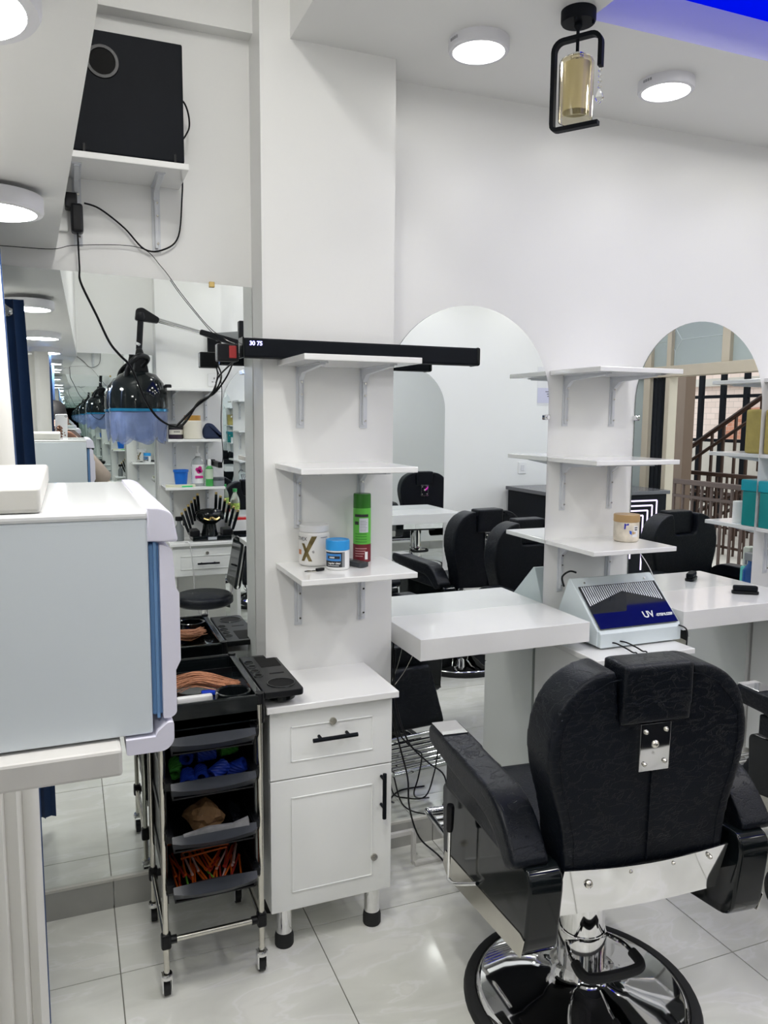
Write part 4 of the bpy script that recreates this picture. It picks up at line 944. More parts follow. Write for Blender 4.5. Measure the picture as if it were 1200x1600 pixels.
# UV sterilizer
ux0, ux1 = 1.812, 2.205; yA, zA, yB, zB = 2.350, .882, 2.530, 1.045
root = thing('uv_sterilizer', 'pale slanted UV sterilizer box with black striped front', 'sterilizer', ((ux0+ux1)/2, 2.48, .810))
ucol = mat('pale_aqua_plastic', (.66, .73, .75), .25, var=.01)
b = bm_new(); prism(b, [(yA+.004, .822), (yA, zA-.004), (yB, zB), (yB+.012, zB), (2.645, .822)], 'x', ux0, ux1, .002, 1); bo = part('body', b, ucol, root)
b = bm_new()
for x0, x1 in ((ux0+.03, ux0+.07), (ux1-.07, ux1-.03)):
    box(b, x0, x1, 2.37, 2.39, .810, .823); box(b, x0, x1, 2.60, 2.62, .810, .823)
part('foot', b, rubber, root)
b = bm_new(); prism(b, [(yA-.012, .818), (yA-.012, zA-.012), (yA+.004, zA), (yA+.012, .818)], 'x', ux0+.006, ux1-.006, .002, 1); part('drawer_lip', b, ucol, root)
sl = Vector((0, yB-yA, zB-zA)); SL = sl.length; sl.normalize()
Mf = face_M((ux0, yA-.002, zA), (1, 0, 0), sl)
Uw = ux1-ux0
b = bm_new(); prism(b, [(.012, .004), (Uw-.012, .004), (Uw-.012, SL*.83), (.012, SL*.83)], 'z', .001, .005, .0008, 1, M=Mf); gl = part('front_glass', b, mat('black_uv_glass', (.006, .008, .014), .04, var=.1, coat=1), root)
b = bm_new(); N = 34
for k in range(N):
    u0 = .020+(Uw-.040)*k/N; u1 = u0+(Uw-.040)/N*.52; um = (u0+u1)/2
    v0 = SL*(.42+.26*(1-abs(um-Uw*.5)/(Uw*.5)))
    prism(b, [(u0, v0), (u1, v0), (u1, SL*.815), (u0, SL*.815)], 'z', .005, .0054, M=Mf)
part('stripes', b, flat('stripe_white', (.66, .70, .74), .3), root, sub=gl)
tm = flat('lettering_white', (.75, .78, .80), .3)
part('lettering', text_bm('UV', .040, Mf @ Matrix.Translation((Uw*.66, SL*.19, .0056)), .0008), tm, root, sub=gl)
part('lettering', text_bm('-STERILIZER', .016, Mf @ Matrix.Translation((Uw*.85, SL*.165, .0056)), .0006), tm, root, sub=gl)
b = bm_new()
for u in (.05, Uw-.05): cyl(b, (u, SL*.90, 0), (u, SL*.90, .004), .004, n=8)
b.transform(Mf); part('screw', b, steel, root, sub=bo)
cable([(ux0+.06, 2.338, .835), (ux0+.075, 2.325, .832), (ux0+.09, 2.262, .818), (ux0+.093, 2.232, .80), (ux0+.093, 2.23, .60), (ux0+.10, 2.24, .45)], .003, 'black cord hanging from the sterilizer front, the left one')
cable([(ux0+.095, 2.338, .838), (ux0+.12, 2.322, .832), (ux0+.135, 2.262, .818), (ux0+.138, 2.232, .80), (ux0+.138, 2.23, .60), (ux0+.13, 2.24, .45)], .003, 'black cord hanging from the sterilizer front, the middle one')
cable([(ux1-.02, 2.338, .875), (ux1+.0, 2.315, .86), (ux1+.004, 2.315, .80), (ux1+.004, 2.33, .60)], .003, 'black cord at the right corner of the sterilizer')
cable([(ux0+.02, 2.60, 1.0), (ux0+.01, 2.60, 1.04), (ux0+.03, 2.58, 1.065), (ux0+.055, 2.57, 1.06)], .004, 'short black cord on top of the sterilizer at the back')
b = bm_new(); tube(b, smooth_path([(2.185, WB-.01, 1.165), (2.20, 2.60, 1.12), (2.225, 2.56, 1.055), (2.25, 2.545, .985), (2.26, 2.54, .925)]), .0016, 6)
tag(obj('cable', b, white, None, 60, origin=(2.2, 2.6, .923)), 'thin white cord from the shelf down behind the sterilizer', 'cable')

# black brushes on the right counter
def brush(c, rz, label):
    root = thing('hair_brush', label, 'brush', c, rz)
    b = bm_new(); prism(b, rounded([(-.055, -.020), (.055, -.020), (.055, .020), (-.055, .020)], .018), 'z', .0, .014, .004, 2); part('handle', b, blackp, root, 40, False)
    b = bm_new(); prism(b, rounded([(-.050, -.016), (.050, -.016), (.050, .016), (-.050, .016)], .014), 'z', .014, .036, .005, 2); part('bristles', b, blackm, root, 40, False)
brush((2.70, 2.505, .923), math.radians(-35), 'small black brush lying on the right counter')

# yellow block, teal box, roll, spray bottle and hand brush at the right
yel = mat('yellow_sponge', (.46, .37, .12), .9, var=.1, vs=15, bump=.5, bs=60)
b = bm_new(); box(b, 2.918, 3.07, 2.56, 2.66, 1.518, 1.72, .012, 3)
tag(obj('yellow_block', b, yel, None, 60, origin=(2.99, 2.61, 1.518)), 'mustard yellow roll of towels standing on the right shelf', 'towel roll')
root = thing('teal_box', 'teal plastic canister with lid on the lowest right shelf', 'canister', (2.99, 2.61, 1.183))
b = bm_new(); box(b, 2.912, 3.07, 2.575, 2.655, 1.183, 1.345, .006); part('body', b, mat('teal_plastic', (.01, .28, .28), .3, var=.1), root, 40)
b = bm_new(); box(b, 2.906, 3.077, 2.568, 2.662, 1.345, 1.398, .006); part('lid', b, mat('cyan_lid', (.01, .36, .45), .3), root, 40)
part('print', text_bm('G', .03, face_M((2.945, 2.574, 1.315), (1, 0, 0), (0, 0, 1)), .001), white, root)
b = bm_new()
for k in range(6): box(b, 2.95, 3.05, 2.5735, 2.5755, 1.20+.014*k, 1.204+.014*k)
part('small_print', b, flat('pale_teal_ink', (.3, .55, .55)), root)
b = bm_new(); lathe(b, [(.018, 0), (.045, 0), (.045, .10), (.018, .10), (.018, 0)], (3.0, 2.50, 1.183), 28, capt=False, capb=False); tag(obj('paper_roll', b, mat('tissue_white', (.78, .78, .77), .9), None, 40, origin=(3.0, 2.50, 1.183)), 'white paper roll in front of the teal canister', 'paper roll')
root = thing('spray_bottle', 'blue spray bottle on the rightmost cabinet seen in the mirror', 'spray bottle', (3.12, 2.46, .810))
b = bm_new(); lathe(b, [(.034, 0), (.037, .005), (.037, .12), (.016, .155), (.016, .17)], (3.12, 2.46, .810), 24); part('bottle', b, mat('blue_clear_plastic', (.05, .18, .55), .1, trans=.5), root, 40)
b = bm_new(); box(b, 3.10, 3.14, 2.43, 2.49, .980, 1.02, .006); box(b, 3.115, 3.125, 2.42, 2.43, .955, .99, .003); part('trigger', b, flat('mid_grey_plastic', (.3, .32, .34)), root)
root = thing('hand_brush', 'aqua brush with pale bristles on the rightmost cabinet', 'brush', (3.17, 2.40, .810))
b = bm_new(); box(b, 3.14, 3.21, 2.37, 2.43, .810, .94, .01); part('base', b, flat('aqua_plastic', (.15, .62, .55), .3), root, 40)
b = bm_new(); box(b, 3.145, 3.205, 2.375, 2.425, .94, 1.04, .012); part('bristles', b, mat('pale_bristles', (.62, .66, .58), .8, bump=.5, bs=200), root, 40)

# cables and white frame on the floor under the counter
cable([(1.115, 2.655, .84), (1.10, 2.64, .70), (1.095, 2.63, .58), (1.12, 2.61, .45), (1.145, 2.58, .32), (1.14, 2.55, .22), (1.16, 2.50, .12), (1.22, 2.44, .06), (1.25, 2.32, .008), (1.33, 2.25, .006), (1.45, 2.25, .006)], .0034, 'black power cord hanging beside the cabinet down to the floor')
cable([(1.12, 2.655, .80), (1.115, 2.64, .62), (1.16, 2.62, .45), (1.235, 2.60, .36), (1.29, 2.56, .31), (1.29, 2.53, .20), (1.285, 2.50, .12), (1.33, 2.44, .06), (1.42, 2.36, .008)], .0034, 'black power cord branching towards the barber chair')
cable([(1.115, 2.64, .30), (1.14, 2.62, .20), (1.20, 2.60, .16), (1.29, 2.60, .15), (1.33, 2.60, .25), (1.36, 2.59, .36), (1.45, 2.57, .40)], .003, 'black cord curling near the skirting behind the barber chair')
cable([(1.19, 2.60, .87), (1.18, 2.61, .80), (1.15, 2.63, .72), (1.115, 2.65, .66)], .0015, 'thin pale wire under the counter beside the column', steel)
cable([(2.235, 2.60, .87), (2.25, 2.60, .80), (2.26, 2.60, .70), (2.245, 2.60, .55), (2.26, 2.58, .30), (2.40, 2.50, .02)], .004, 'black cord under the right counter')
root = thing('floor_stand', 'white bent metal stand piece on the floor by the skirting', 'stand', (1.12, 2.55, 0))
b = bm_new(); box(b, 1.05, 1.160, 2.54, 2.555, .112, .13, .002); box(b, 1.145, 1.160, 2.525, 2.545, .0, .13, .002); box(b, 1.15, 1.60, 2.51, 2.53, .0, .014, .002); part('bar', b, flat('chipped_white_paint', (.68, .67, .64), .5), root)

# ================================================================== OPPOSITE COLUMN: jars, bottles, clippers, dryer
def jar(x, y, z, r, h, hl, mb, ml, label, name='jar', cat='jar', lr=None):
    root = thing(name, label, cat, (x, y, z))
    b = bm_new(); lathe(b, [(r*.9, 0), (r, .005), (r, h-.006), (r*.92, h)], (x, y, z), 28); bo = part('body', b, mb, root, 60)
    b = bm_new(); lr = lr or r; lathe(b, [(lr, h-.002), (lr, h+hl-.003), (lr*.95, h+hl), (.0, h+hl)], (x, y, z), 28); part('lid', b, ml, root, 40)
    return root, bo
ZB, ZC = 1.518, 1.193
purple = flat('purple_label', (.10, .03, .14)); cream = flat('cream_plastic', (.72, .68, .58))
root, bo = jar(.690, -.19, ZB, .050, .072, .028, flat('dark_glass', (.03, .02, .035), .1), ink, 'dark purple jar with a pale label on the opposite shelf')
b = bm_new(); wrap(b, (.690, -.19), -.0503, ZB+.030, ZB+.062, -1.2, 1.2); part('label', b, flat('pale_label', (.65, .62, .55)), root, sub=bo)
b = bm_new()
for k in range(5): wrap(b, (.690, -.19), -.0507, ZB+.043, ZB+.054, -.42+.17*k, -.32+.17*k, 2)
part('small_print', b, ink, root, sub=bo)
root, bo = jar(.800, -.17, ZB, .062, .125, .035, cream, mat('amber_gold_lid', (.45, .24, .05), .3, .3), 'cream tub with an amber lid on the opposite shelf', lr=.056)
# navy bonnet-shaped brush
b = bm_new(); prism(b, rounded([(.875, 0), (1.0, 0), (1.0, .035), (.935, .105), (.895, .11), (.865, .06)], [.02, .006, .01, .03, .04, .04]), 'y', -.21, -.15, .018, 3)
bmesh.ops.translate(b, vec=(0, 0, ZB), verts=b.verts); tag(obj('navy_cap', b, mat('navy_felt', (.012, .022, .06), .8), None, 50, origin=(.93, -.18, ZB)), 'navy blue cap lying on the opposite shelf beside the cream tub', 'cap')
root = thing('blue_cup', 'blue plastic cup on the lower opposite shelf', 'cup', (.715, -.17, ZC))
b = bm_new(); lathe(b, [(.038, 0), (.048, .10), (.052, .10), (.052, .115), (.047, .115), (.036, .006)], (.715, -.17, ZC), 28, capt=False); part('body', b, mat('blue_cup_plastic', (.01, .14, .58), .35), root, 40)
root = thing('pump_bottle', 'clear pump bottle with a pink flower label on the opposite shelf', 'bottle', (.835, -.20, ZC))
b = bm_new(); lathe(b, [(.045, 0), (.048, .005), (.048, .15), (.035, .18), (.016, .20), (.016, .215)], (.835, -.20, ZC), 28); bo = part('bottle', b, mat('clear_plastic', (.75, .78, .78), .08, trans=.7), root, 60)
b = bm_new(); lathe(b, [(.017, .205), (.017, .225), (.007, .228), (.007, .265), (.012, .266), (.012, .275)], (.835, -.20, ZC), 16); box(b, .80, .845, -.206, -.194, ZC+.266, ZC+.276, .003); part('pump', b, white, root, 40)
b = bm_new(); wrap(b, (.835, -.20), -.0485, ZC+.02, ZC+.148, -1.1, 1.1); part('label', b, white, root, sub=bo)
b = bm_new()
for dx, dz in ((-.012, .115), (.006, .125), (-.002, .10), (.012, .105)): cyl(b, (.835+dx, -.152, ZC+dz), (.835+dx, -.1495, ZC+dz), .013, n=12)
box(b, .808, .862, -.152, -.149, ZC+.055, ZC+.072); part('flower_print', b, flat('magenta_ink', (.55, .02, .22)), root, sub=bo)
root = thing('spray_tube', 'green and white spray bottle on the opposite shelf', 'bottle', (.905, -.15, ZC))
b = bm_new(); lathe(b, [(.025, 0), (.027, .004), (.027, .12), (.012, .14)], (.905, -.15, ZC), 24); bo = part('bottle', b, flat('green_bottle', (.06, .35, .08), .3), root, 60)
b = bm_new(); lathe(b, [(.012, .138), (.013, .15), (.013, .18), (.006, .186)], (.905, -.15, ZC), 16); part('nozzle', b, white, root, 40)
b = bm_new(); wrap(b, (.905, -.15), -.0273, ZC+.05, ZC+.118, -1.2, 1.2); part('label', b, flat('pale_green_label', (.55, .66, .5)), root, sub=bo)
jar(.965, -.16, ZC, .044, .040, .018, mat('grey_jar', (.24, .26, .28), .2), flat('dark_lid', (.07, .08, .09)), 'flat grey jar on the lower opposite shelf')
root = thing('clip_tray', 'flat tray of pale strips and a green clip on the opposite shelf', 'tray', (.72, -.10, ZC))
b = bm_new(); box(b, .605, .80, -.118, -.09, ZC, ZC+.018, .002); part('strip', b, flat('pale_yellow_strip', (.66, .66, .5)), root)
b = bm_new(); box(b, .71, .78, -.091, -.083, ZC, ZC+.010, .002); part('clip', b, flat('bright_green', (.05, .6, .2)), root)
cable([(.99, -.30, 2.02), (.985, -.07, 1.88), (.975, -.06, 1.62), (.985, -.06, 1.40), (.975, -.10, 1.34)], .003, 'black cord hanging down in front of the opposite shelves')
b = bm_new(); box(b, .925, .985, OPF, OPF+.03, 1.325, 1.365, .006); box(b, .955, .985, OPF+.03, -.09, 1.32, 1.36, .006); tag(obj('wall_plug', b, blackp, None, 40, origin=(.95, OPF, 1.34)), 'black plug at the opposite column between the shelves', 'plug')
root = thing('wall_socket', 'white wall socket on the opposite column above the top shelf', 'socket', (.99, OPF, 1.93))
b = bm_new(); box(b, .945, 1.035, OPF, OPF+.01, 1.885, 1.975, .003); so = part('plate', b, white, root)
b = bm_new(); box(b, .987, .993, OPF+.009, OPF+.011, 1.935, 1.948); box(b, .972, .985, OPF+.009, OPF+.011, 1.913, 1.918); box(b, .995, 1.008, OPF+.009, OPF+.011, 1.913, 1.918); part('pin_hole_shade', b, ink, root, sub=so)  # flat black marks paint the dark of the pin holes

# clippers in their stand on the opposite desk
DZ = .810
root = thing('clipper_stand', 'black clipper stand with a gold emblem on the opposite desk', 'stand', (.90, -.22, DZ))
b = bm_new(); box(b, .78, 1.05, -.30, -.13, DZ, DZ+.035, .006); bo = part('base', b, blackg, root, 40)
b = bm_new(); lathe(b, [(.06, .03), (.05, .07), (.045, .11), (.085, .14), (.10, .17), (.09, .20), (.05, .215), (.0, .22)], (.91, -.22, DZ), 28); part('dome', b, blackg, root, 60)
b = bm_new(); tube(b, smooth_path([(.86, -.135, DZ+.16), (.89, -.122, DZ+.15), (.91, -.118, DZ+.165), (.94, -.122, DZ+.15), (.965, -.135, DZ+.162)]), .008, 6); part('gold_emblem', b, gold, root, 60)
b = bm_new(); box(b, .885, .945, -.131, -.128, DZ+.008, DZ+.028); part('name_plate', b, flat('plate_grey', (.4, .42, .45), .3), root, sub=bo)
for s, xr in ((-1, .80), (1, 1.03)):
    b = bm_new(); box(b, xr-.035, xr+.035, -.29, -.15, DZ+.03, DZ+.075, .01); part('side_pocket', b, blackp, root, 40)
def clipper(x, y, z, tilt, lean, label):
    M = Matrix.Translation((x, y, z)) @ Matrix.Rotation(tilt, 4, 'Y') @ Matrix.Rotation(lean, 4, 'X')
    R = thing('hair_clipper', label, 'clipper', (x, y, z), 0, 'clippers in the stand')
    t = bm_new(); prism(t, rounded([(-.008, 0), (.008, 0), (.010, .05), (.009, .13), (-.009, .13), (-.010, .05)], .004), 'y', -.009, .009, .003, 2); t.transform(M); part('body', t, blackg, R, 40, False) if False else obj('body', (lambda q: (bmesh.ops.translate(q, vec=(-x, -y, -z), verts=q.verts), q)[1])(t), blackg, R, 40)
    t = bm_new(); box(t, -.0085, .0085, -.007, .007, .128, .146, .002); t.transform(M); bmesh.ops.translate(t, vec=(-x, -y, -z), verts=t.verts); obj('gold_blade', t, gold, R)
lbs = ['first', 'second', 'third', 'fourth', 'fifth', 'sixth']
for k in range(6):
    clipper(.850-.019*k, -.285+.027*k, DZ+(.175-.022*k), -.06-.05*k, .05, 'black and gold clipper, %s from the middle on the left rack' % lbs[k])
    clipper(.965+.019*k, -.285+.027*k, DZ+(.18-.022*k), .06+.05*k, .05, 'black and gold clipper, %s from the middle on the right rack' % lbs[k])
root = thing('water_sprayer', 'black trigger sprayer beside the clipper stand', 'spray bottle', (.70, -.21, DZ))
b = bm_new(); lathe(b, [(.030, 0), (.032, .004), (.032, .09), (.014, .12), (.014, .14)], (.70, -.21, DZ), 20); part('bottle', b, mat('smoky_plastic', (.3, .32, .33), .15, trans=.5), root, 60)
b = bm_new(); box(b, .675, .74, -.222, -.198, DZ+.14, DZ+.17, .006); box(b, .725, .735, -.218, -.202, DZ+.105, DZ+.145, .003); part('trigger', b, blackp, root, 40)
cable([(.72, -.09, .815), (.75, -.06, .80), (.77, -.06, .60), (.79, -.05, .35), (.90, -.02, .22)], .004, 'pale grey cord hanging over the opposite desk front', flat('pale_cord', (.6, .6, .6)))
# bottle and red packet on the opposite counter
root = thing('drink_bottle', 'clear bottle with green cap and label on the opposite counter', 'bottle', (1.115, -.33, .935))
b = bm_new(); lathe(b, [(.030, 0), (.034, .01), (.034, .13), (.028, .155), (.014, .185), (.014, .20)], (1.115, -.33, .935), 24); bo = part('bottle', b, mat('pale_clear_plastic', (.72, .78, .66), .08, trans=.7), root, 60)
b = bm_new(); lathe(b, [(.016, .196), (.016, .218), (.0, .219)], (1.115, -.33, .935), 16); part('cap', b, flat('leaf_green', (.05, .42, .12)), root, 40)
b = bm_new(); lathe(b, [(.0345, .07), (.0345, .115)], (1.115, -.33, .935), 24, capt=False, capb=False); part('label', b, mat('green_orange_label', (.35, .5, .1), .4, var=.6, vs=60), root, sub=bo)
b = bm_new(); box(b, 1.10, 1.20, -.29, -.24, .935, .952, .004); tag(obj('red_packet', b, flat('red_wrapper', (.55, .03, .03), .3), None, 40, origin=(1.15, -.265, .935)), 'red packet lying in front of the bottle on the opposite counter', 'packet')
b = bm_new(); box(b, .47, .55, -.26, -.18, .742, .747, .001); tag(obj('brown_paper', b, mat('tan_paper', (.45, .25, .15), .7), None, origin=(.51, -.22, .742)), 'piece of brown paper on the narrow opposite locker', 'paper')

# hood dryer on its wall arm
hc = (.455, -.215)
root = thing('hood_dryer', 'black hood dryer with blue visor on a folding wall arm', 'hood dryer', (hc[0], hc[1], 1.47))
b = bm_new(); lathe(b, [(.185, 1.715), (.190, 1.74), (.186, 1.82), (.165, 1.89), (.12, 1.945), (.05, 1.968), (.0, 1.97)], (hc[0], hc[1], 0), 40, capb=False); part('hood', b, blackg, root, 60)
b = bm_new(); lathe(b, [(.188, 1.700), (.193, 1.702), (.193, 1.718), (.188, 1.72)], (hc[0], hc[1], 0), 40, capb=False, capt=False); part('rim', b, mat('blue_metal_rim', (.02, .20, .38), .15, .6), root, 60)
b = bm_new(); n = 72; prevr = None
rows = []
for j in range(7):
    row = []
    for k in range(n):
        a = 2*PI*k/n; sc = abs(math.sin(a*3.5)); f = j/6
        rr = .186-.030*f*f+(.016*f*abs(math.sin(a*3.5))); z = 1.702-f*(.145+.075*sc**.6)
        row.append(b.verts.new((hc[0]+rr*math.cos(a), hc[1]+rr*math.sin(a), z)))
    rows.append(row)
for j in range(6):
    for k in range(n): b.faces.new((rows[j][k], rows[j][(k+1) % n], rows[j+1][(k+1) % n], rows[j+1][k]))
part('visor', b, mat('blue_tinted_plastic', (.22, .30, .58), .10, var=.25, vs=14, trans=.35, alpha=.55), root, 60)
b = bm_new(); prism(b, rounded([(-.035, 1.93), (.075, 1.93), (.06, 2.02), (.045, 2.07), (.03, 2.12), (-.005, 2.12), (-.02, 2.04)], .02), 'y', -.03, .03, .012, 3); bmesh.ops.translate(b, vec=(hc[0], hc[1], 0), verts=b.verts); part('neck', b, blackp, root, 60)
b = bm_new(); tube(b, smooth_path([(hc[0]-.08, hc[1]+.09, 1.92), (hc[0]-.06, hc[1]+.12, 2.0), (hc[0], hc[1]+.11, 2.06), (hc[0]+.06, hc[1]+.06, 2.05), (hc[0]+.03, hc[1]+.02, 2.0)]), .018, 8); part('handle', b, blackp, root, 60)
b = bm_new(); cyl(b, (hc[0]+.012, hc[1], 2.11), (hc[0]+.03, hc[1], 2.33), .020); lathe(b, [(.03, 0), (.036, .02), (.03, .05), (.01, .06)], (hc[0]+.03, hc[1], 2.30), 16); part('upright', b, blackp, root, 40)
b = bm_new(); cyl(b, (hc[0]+.006, hc[1], 2.135), (hc[0]+.014, hc[1], 2.15), .0215); part('collar', b, chrome, root, 40)
b = bm_new(); tube(b, [(hc[0]+.03, hc[1], 2.335), (1.06, -.20, 2.19)], .017, 10); part('arm', b, chrome, root, 60)
b = bm_new(); prism(b, rounded([(hc[0]-.01, 2.30), (hc[0]+.14, 2.285), (hc[0]+.15, 2.32), (hc[0]+.04, 2.385), (hc[0]+.0, 2.375)], .015), 'y', hc[1]-.024, hc[1]+.024, .006, 2); prism(b, rounded([(.86, 2.225), (1.16, 2.14), (1.17, 2.19), (.87, 2.26)], .012), 'y', -.222, -.175, .006, 2); part('arm_joint', b, blackp, root, 40)
b = bm_new(); box(b, 1.13, 1.185, -.23, -.17, 2.10, 2.33, .008); part('swivel_post', b, blackp, root, 40)
b = bm_new(); prism(b, rounded([(1.0, OPF+.02), (1.03, OPF+.02), (1.18, -.24), (1.14, -.19)], .01), 'z', 2.20, 2.26, .004, 2); part('link', b, flat('grey_metal', (.3, .31, .32), .35), root, 40)
b = bm_new(); box(b, .945, 1.045, OPF, OPF+.024, 2.06, 2.26, .008); bk = part('wall_plate', b, blackp, root, 40)
b = bm_new(); box(b, hc[0]+.17, hc[0]+.215, hc[1]-.02, hc[1]+.03, 1.855, 1.885, .008); part('dial', b, blackp, root, 40)

# notices and switch on the blank opposite wall
root = thing('notice_board', 'white notice sheet with a lilac card on the opposite wall', 'notice', (3.86, OB, 1.80))
b = bm_new(); box(b, 3.79, 4.0, OB, OB+.003, 1.79, 2.12); part('white_sheet', b, flat('paper_white', (.76, .76, .77)), root)
b = bm_new(); box(b, 3.79, 4.0, OB+.003, OB+.005, 1.81, 1.94); part('lilac_card', b, flat('lilac_card', (.60, .60, .74)), root)
b = bm_new()
for k, (a, l) in enumerate(((3.87, .10), (3.885, .07), (3.89, .06))): box(b, a, a+l, OB+.005, OB+.0055, 1.905-.02*k, 1.911-.02*k)
part('printed_line', b, ink, root)
root = thing('light_switch', 'white light switch on the blank opposite wall', 'switch', (3.655, OB, 1.25)); b = bm_new(); box(b, 3.617, 3.697, OB, OB+.009, 1.20, 1.30, .003); pl = part('plate', b, white, root); b = bm_new(); box(b, 3.64, 3.674, OB+.008, OB+.013, 1.225, 1.275, .002); part('rocker', b, flat('switch_grey', (.68, .68, .7)), root, sub=pl)

# ================================================================== PHOTOGRAPHER (seen in the mirrors)
eye = Vector((0, 0, CAM_H))
def cp(a, bb, c): return eye+rt*a+up*bb+fwd*c      # a point beside the lens
root = thing('phone', 'white mobile phone held up by the photographer, seen in the mirror', 'phone', tuple(cp(-.0265, -.062, -.006)))
M = Matrix(((rt.x, up.x, -fwd.x, 0), (rt.y, up.y, -fwd.y, 0), (rt.z, up.z, -fwd.z, CAM_H), (0, 0, 0, 1)))
b = bm_new(); prism(b, rounded([(-.0645, -.138), (.0115, -.138), (.0115, .012), (-.0645, .012)], .009), 'z', .004, .012, .002, 2, M=M); ph = part('body', b, flat('phone_white', (.80, .80, .80), .15), root, 40)
b = bm_new(); lathe(b, [(.0072, .0042), (.0072, .003), (.005, .003), (.005, .0042)], (0, 0, 0), 20, M=M); part('lens_ring', b, blackg, root, 40, sub=ph)

def skinned(name, nodes, edges, root_i, mats, pick, sub=2):
    me = bpy.data.meshes.new(name); me.from_pydata([n[0] for n in nodes], edges, []); o = bpy.data.objects.new(name, me); COL.objects.link(o)
    o.modifiers.new('s', 'SKIN'); sv = me.skin_vertices[0].data
    for i, n in enumerate(nodes): sv[i].radius = (n[1], n[2] if len(n) > 2 else n[1])
    sv[root_i].use_root = True
    m2 = o.modifiers.new('u', 'SUBSURF'); m2.levels = sub; m2.render_levels = sub
    dg = bpy.context.evaluated_depsgraph_get(); ev = o.evaluated_get(dg); nm = bpy.data.meshes.new_from_object(ev)
    bpy.data.objects.remove(o); r = bpy.data.objects.new(name, nm); COL.objects.link(r)
    nm.materials.clear()
    for m in mats: nm.materials.append(m)
    for p in nm.polygons: p.material_index = pick(p.center); p.use_smooth = True
    return r
N, Ed = [], []
def nd(p, r, r2=None, frm=None):
    N.append((tuple(p), r, r2 if r2 else r)); i = len(N)-1
    if frm is not None: Ed.append((frm, i))
    return i
BX, BY = -.075, -.335
pel = nd((BX, BY, .95), .15, .11); ab = nd((BX, BY, 1.10), .135, .10, pel); chs = nd((BX, BY, 1.28), .15, .10, ab); sh = nd((BX, BY+.005, 1.41), .10, .08, chs)
nk = nd((BX, BY+.02, 1.49), .055, .055, sh); h1 = nd((BX, BY+.045, 1.57), .072, .08, nk); h2 = nd((BX, BY+.045, 1.65), .078, .092, h1); h3 = nd((BX, BY+.04, 1.715), .055, .065, h2)
for s in (-1, 1):
    hip = nd((BX+s*.09, BY, .88), .095, .095, pel); kn = nd((BX+s*.10, BY+.02, .49), .062, .062, hip); an = nd((BX+s*.10, BY-.01, .09), .042, .042, kn); toe = nd((BX+s*.115, BY+.13, .04), .038, .035, an)
def hand(wr, palm_dir, fdir, side_dir, k):
    pm = nd(wr+palm_dir*.045, .026, .020, k); nd_ = []
    for j, (o, L) in enumerate(((-.027, .062), (-.009, .070), (.009, .066), (.026, .052))):
        b0 = nd(wr+palm_dir*.078+side_dir*o, .0095, .0095, pm); m = nd(wr+palm_dir*(.078+L*.45)+side_dir*o*1.05+fdir*.006, .0085, .0085, b0); nd(wr+palm_dir*(.078+L*.72)+side_dir*o*1.05+fdir*(L*.38), .0075, .0075, m)
    t0 = nd(wr+palm_dir*.030-side_dir*.034, .011, .011, pm); nd(wr+palm_dir*.060-side_dir*.050+fdir*.012, .0095, .0095, t0)
# right arm: elbow out, hand at the phone's lower edge
s1 = nd((BX+.175, BY, 1.40), .072, .065, sh); e1 = nd((.235, -.235, 1.235), .060, .060, s1); w1 = nd(tuple(cp(.045, -.135, -.045)), .034, .034, e1)
d1 = (cp(-.02, -.105, -.014)-cp(.045, -.135, -.045)).normalized(); hand(Vector(N[w1][0]), d1, fwd*.6+up*.3, up.cross(d1).normalized()*.0+up, w1)
s2 = nd((BX-.175, BY, 1.40), .072, .065, sh); e2 = nd((-.335, -.225, 1.20), .058, .058, s2); w2 = nd(tuple(cp(-.135, -.150, -.050)), .033, .033, e2)
d2 = (cp(-.060, -.105, -.016)-cp(-.135, -.150, -.050)).normalized(); hand(Vector(N[w2][0]), d2, fwd*.6+up*.3, up, w2)
W1, W2 = Vector(N[w1][0]), Vector(N[w2][0])
def pick(c):
    if c.z > 1.485 and c.y < BY+.17 and abs(c.x-BX) < .13: return 0
    if (c-W1).length < .03 or (c-W2).length < .03: return 0
    if c.y > min(W1.y, W2.y)+.005 and c.z > 1.4: return 0
    if c.z < .10: return 3
    if c.z < .98 and abs(c.x-BX) < .25: return 2
    return 1
body = skinned('body', N, Ed, pel, [skin, beige, darkc, blackp], pick, 2)
P = thing('person', 'person in a beige top and brown scarf photographing with a white phone', 'person', (BX, BY, 0))
body.parent = P; body.location = (-BX, -BY, 0)
b = bm_new()
lathe(b, [(.175, 1.33), (.190, 1.40), (.165, 1.48), (.120, 1.545), (.095, 1.57), (.078, 1.555), (.070, 1.50)], (BX, BY+.01, 0), 28, capb=False, capt=False, sx=1.25, sy=.85)
for v in b.verts: a = math.atan2(v.co.y-BY, v.co.x-BX); q = 1+.05*math.sin(a*7+v.co.z*40); v.co.x = BX+(v.co.x-BX)*q; v.co.y = BY+(v.co.y-BY)*q
part('scarf', b, brownk, P, 60)
b = bm_new(); hz = BY+.04
lathe(b, [(.084, 1.63), (.088, 1.68), (.076, 1.735), (.045, 1.765), (.0, 1.772)], (BX, hz-.012, 0), 28, capb=False, sx=.93, sy=1.12); part('hair', b, flat('black_hair', (.012, .010, .010), .7), P, 60)
fy = BY+.135
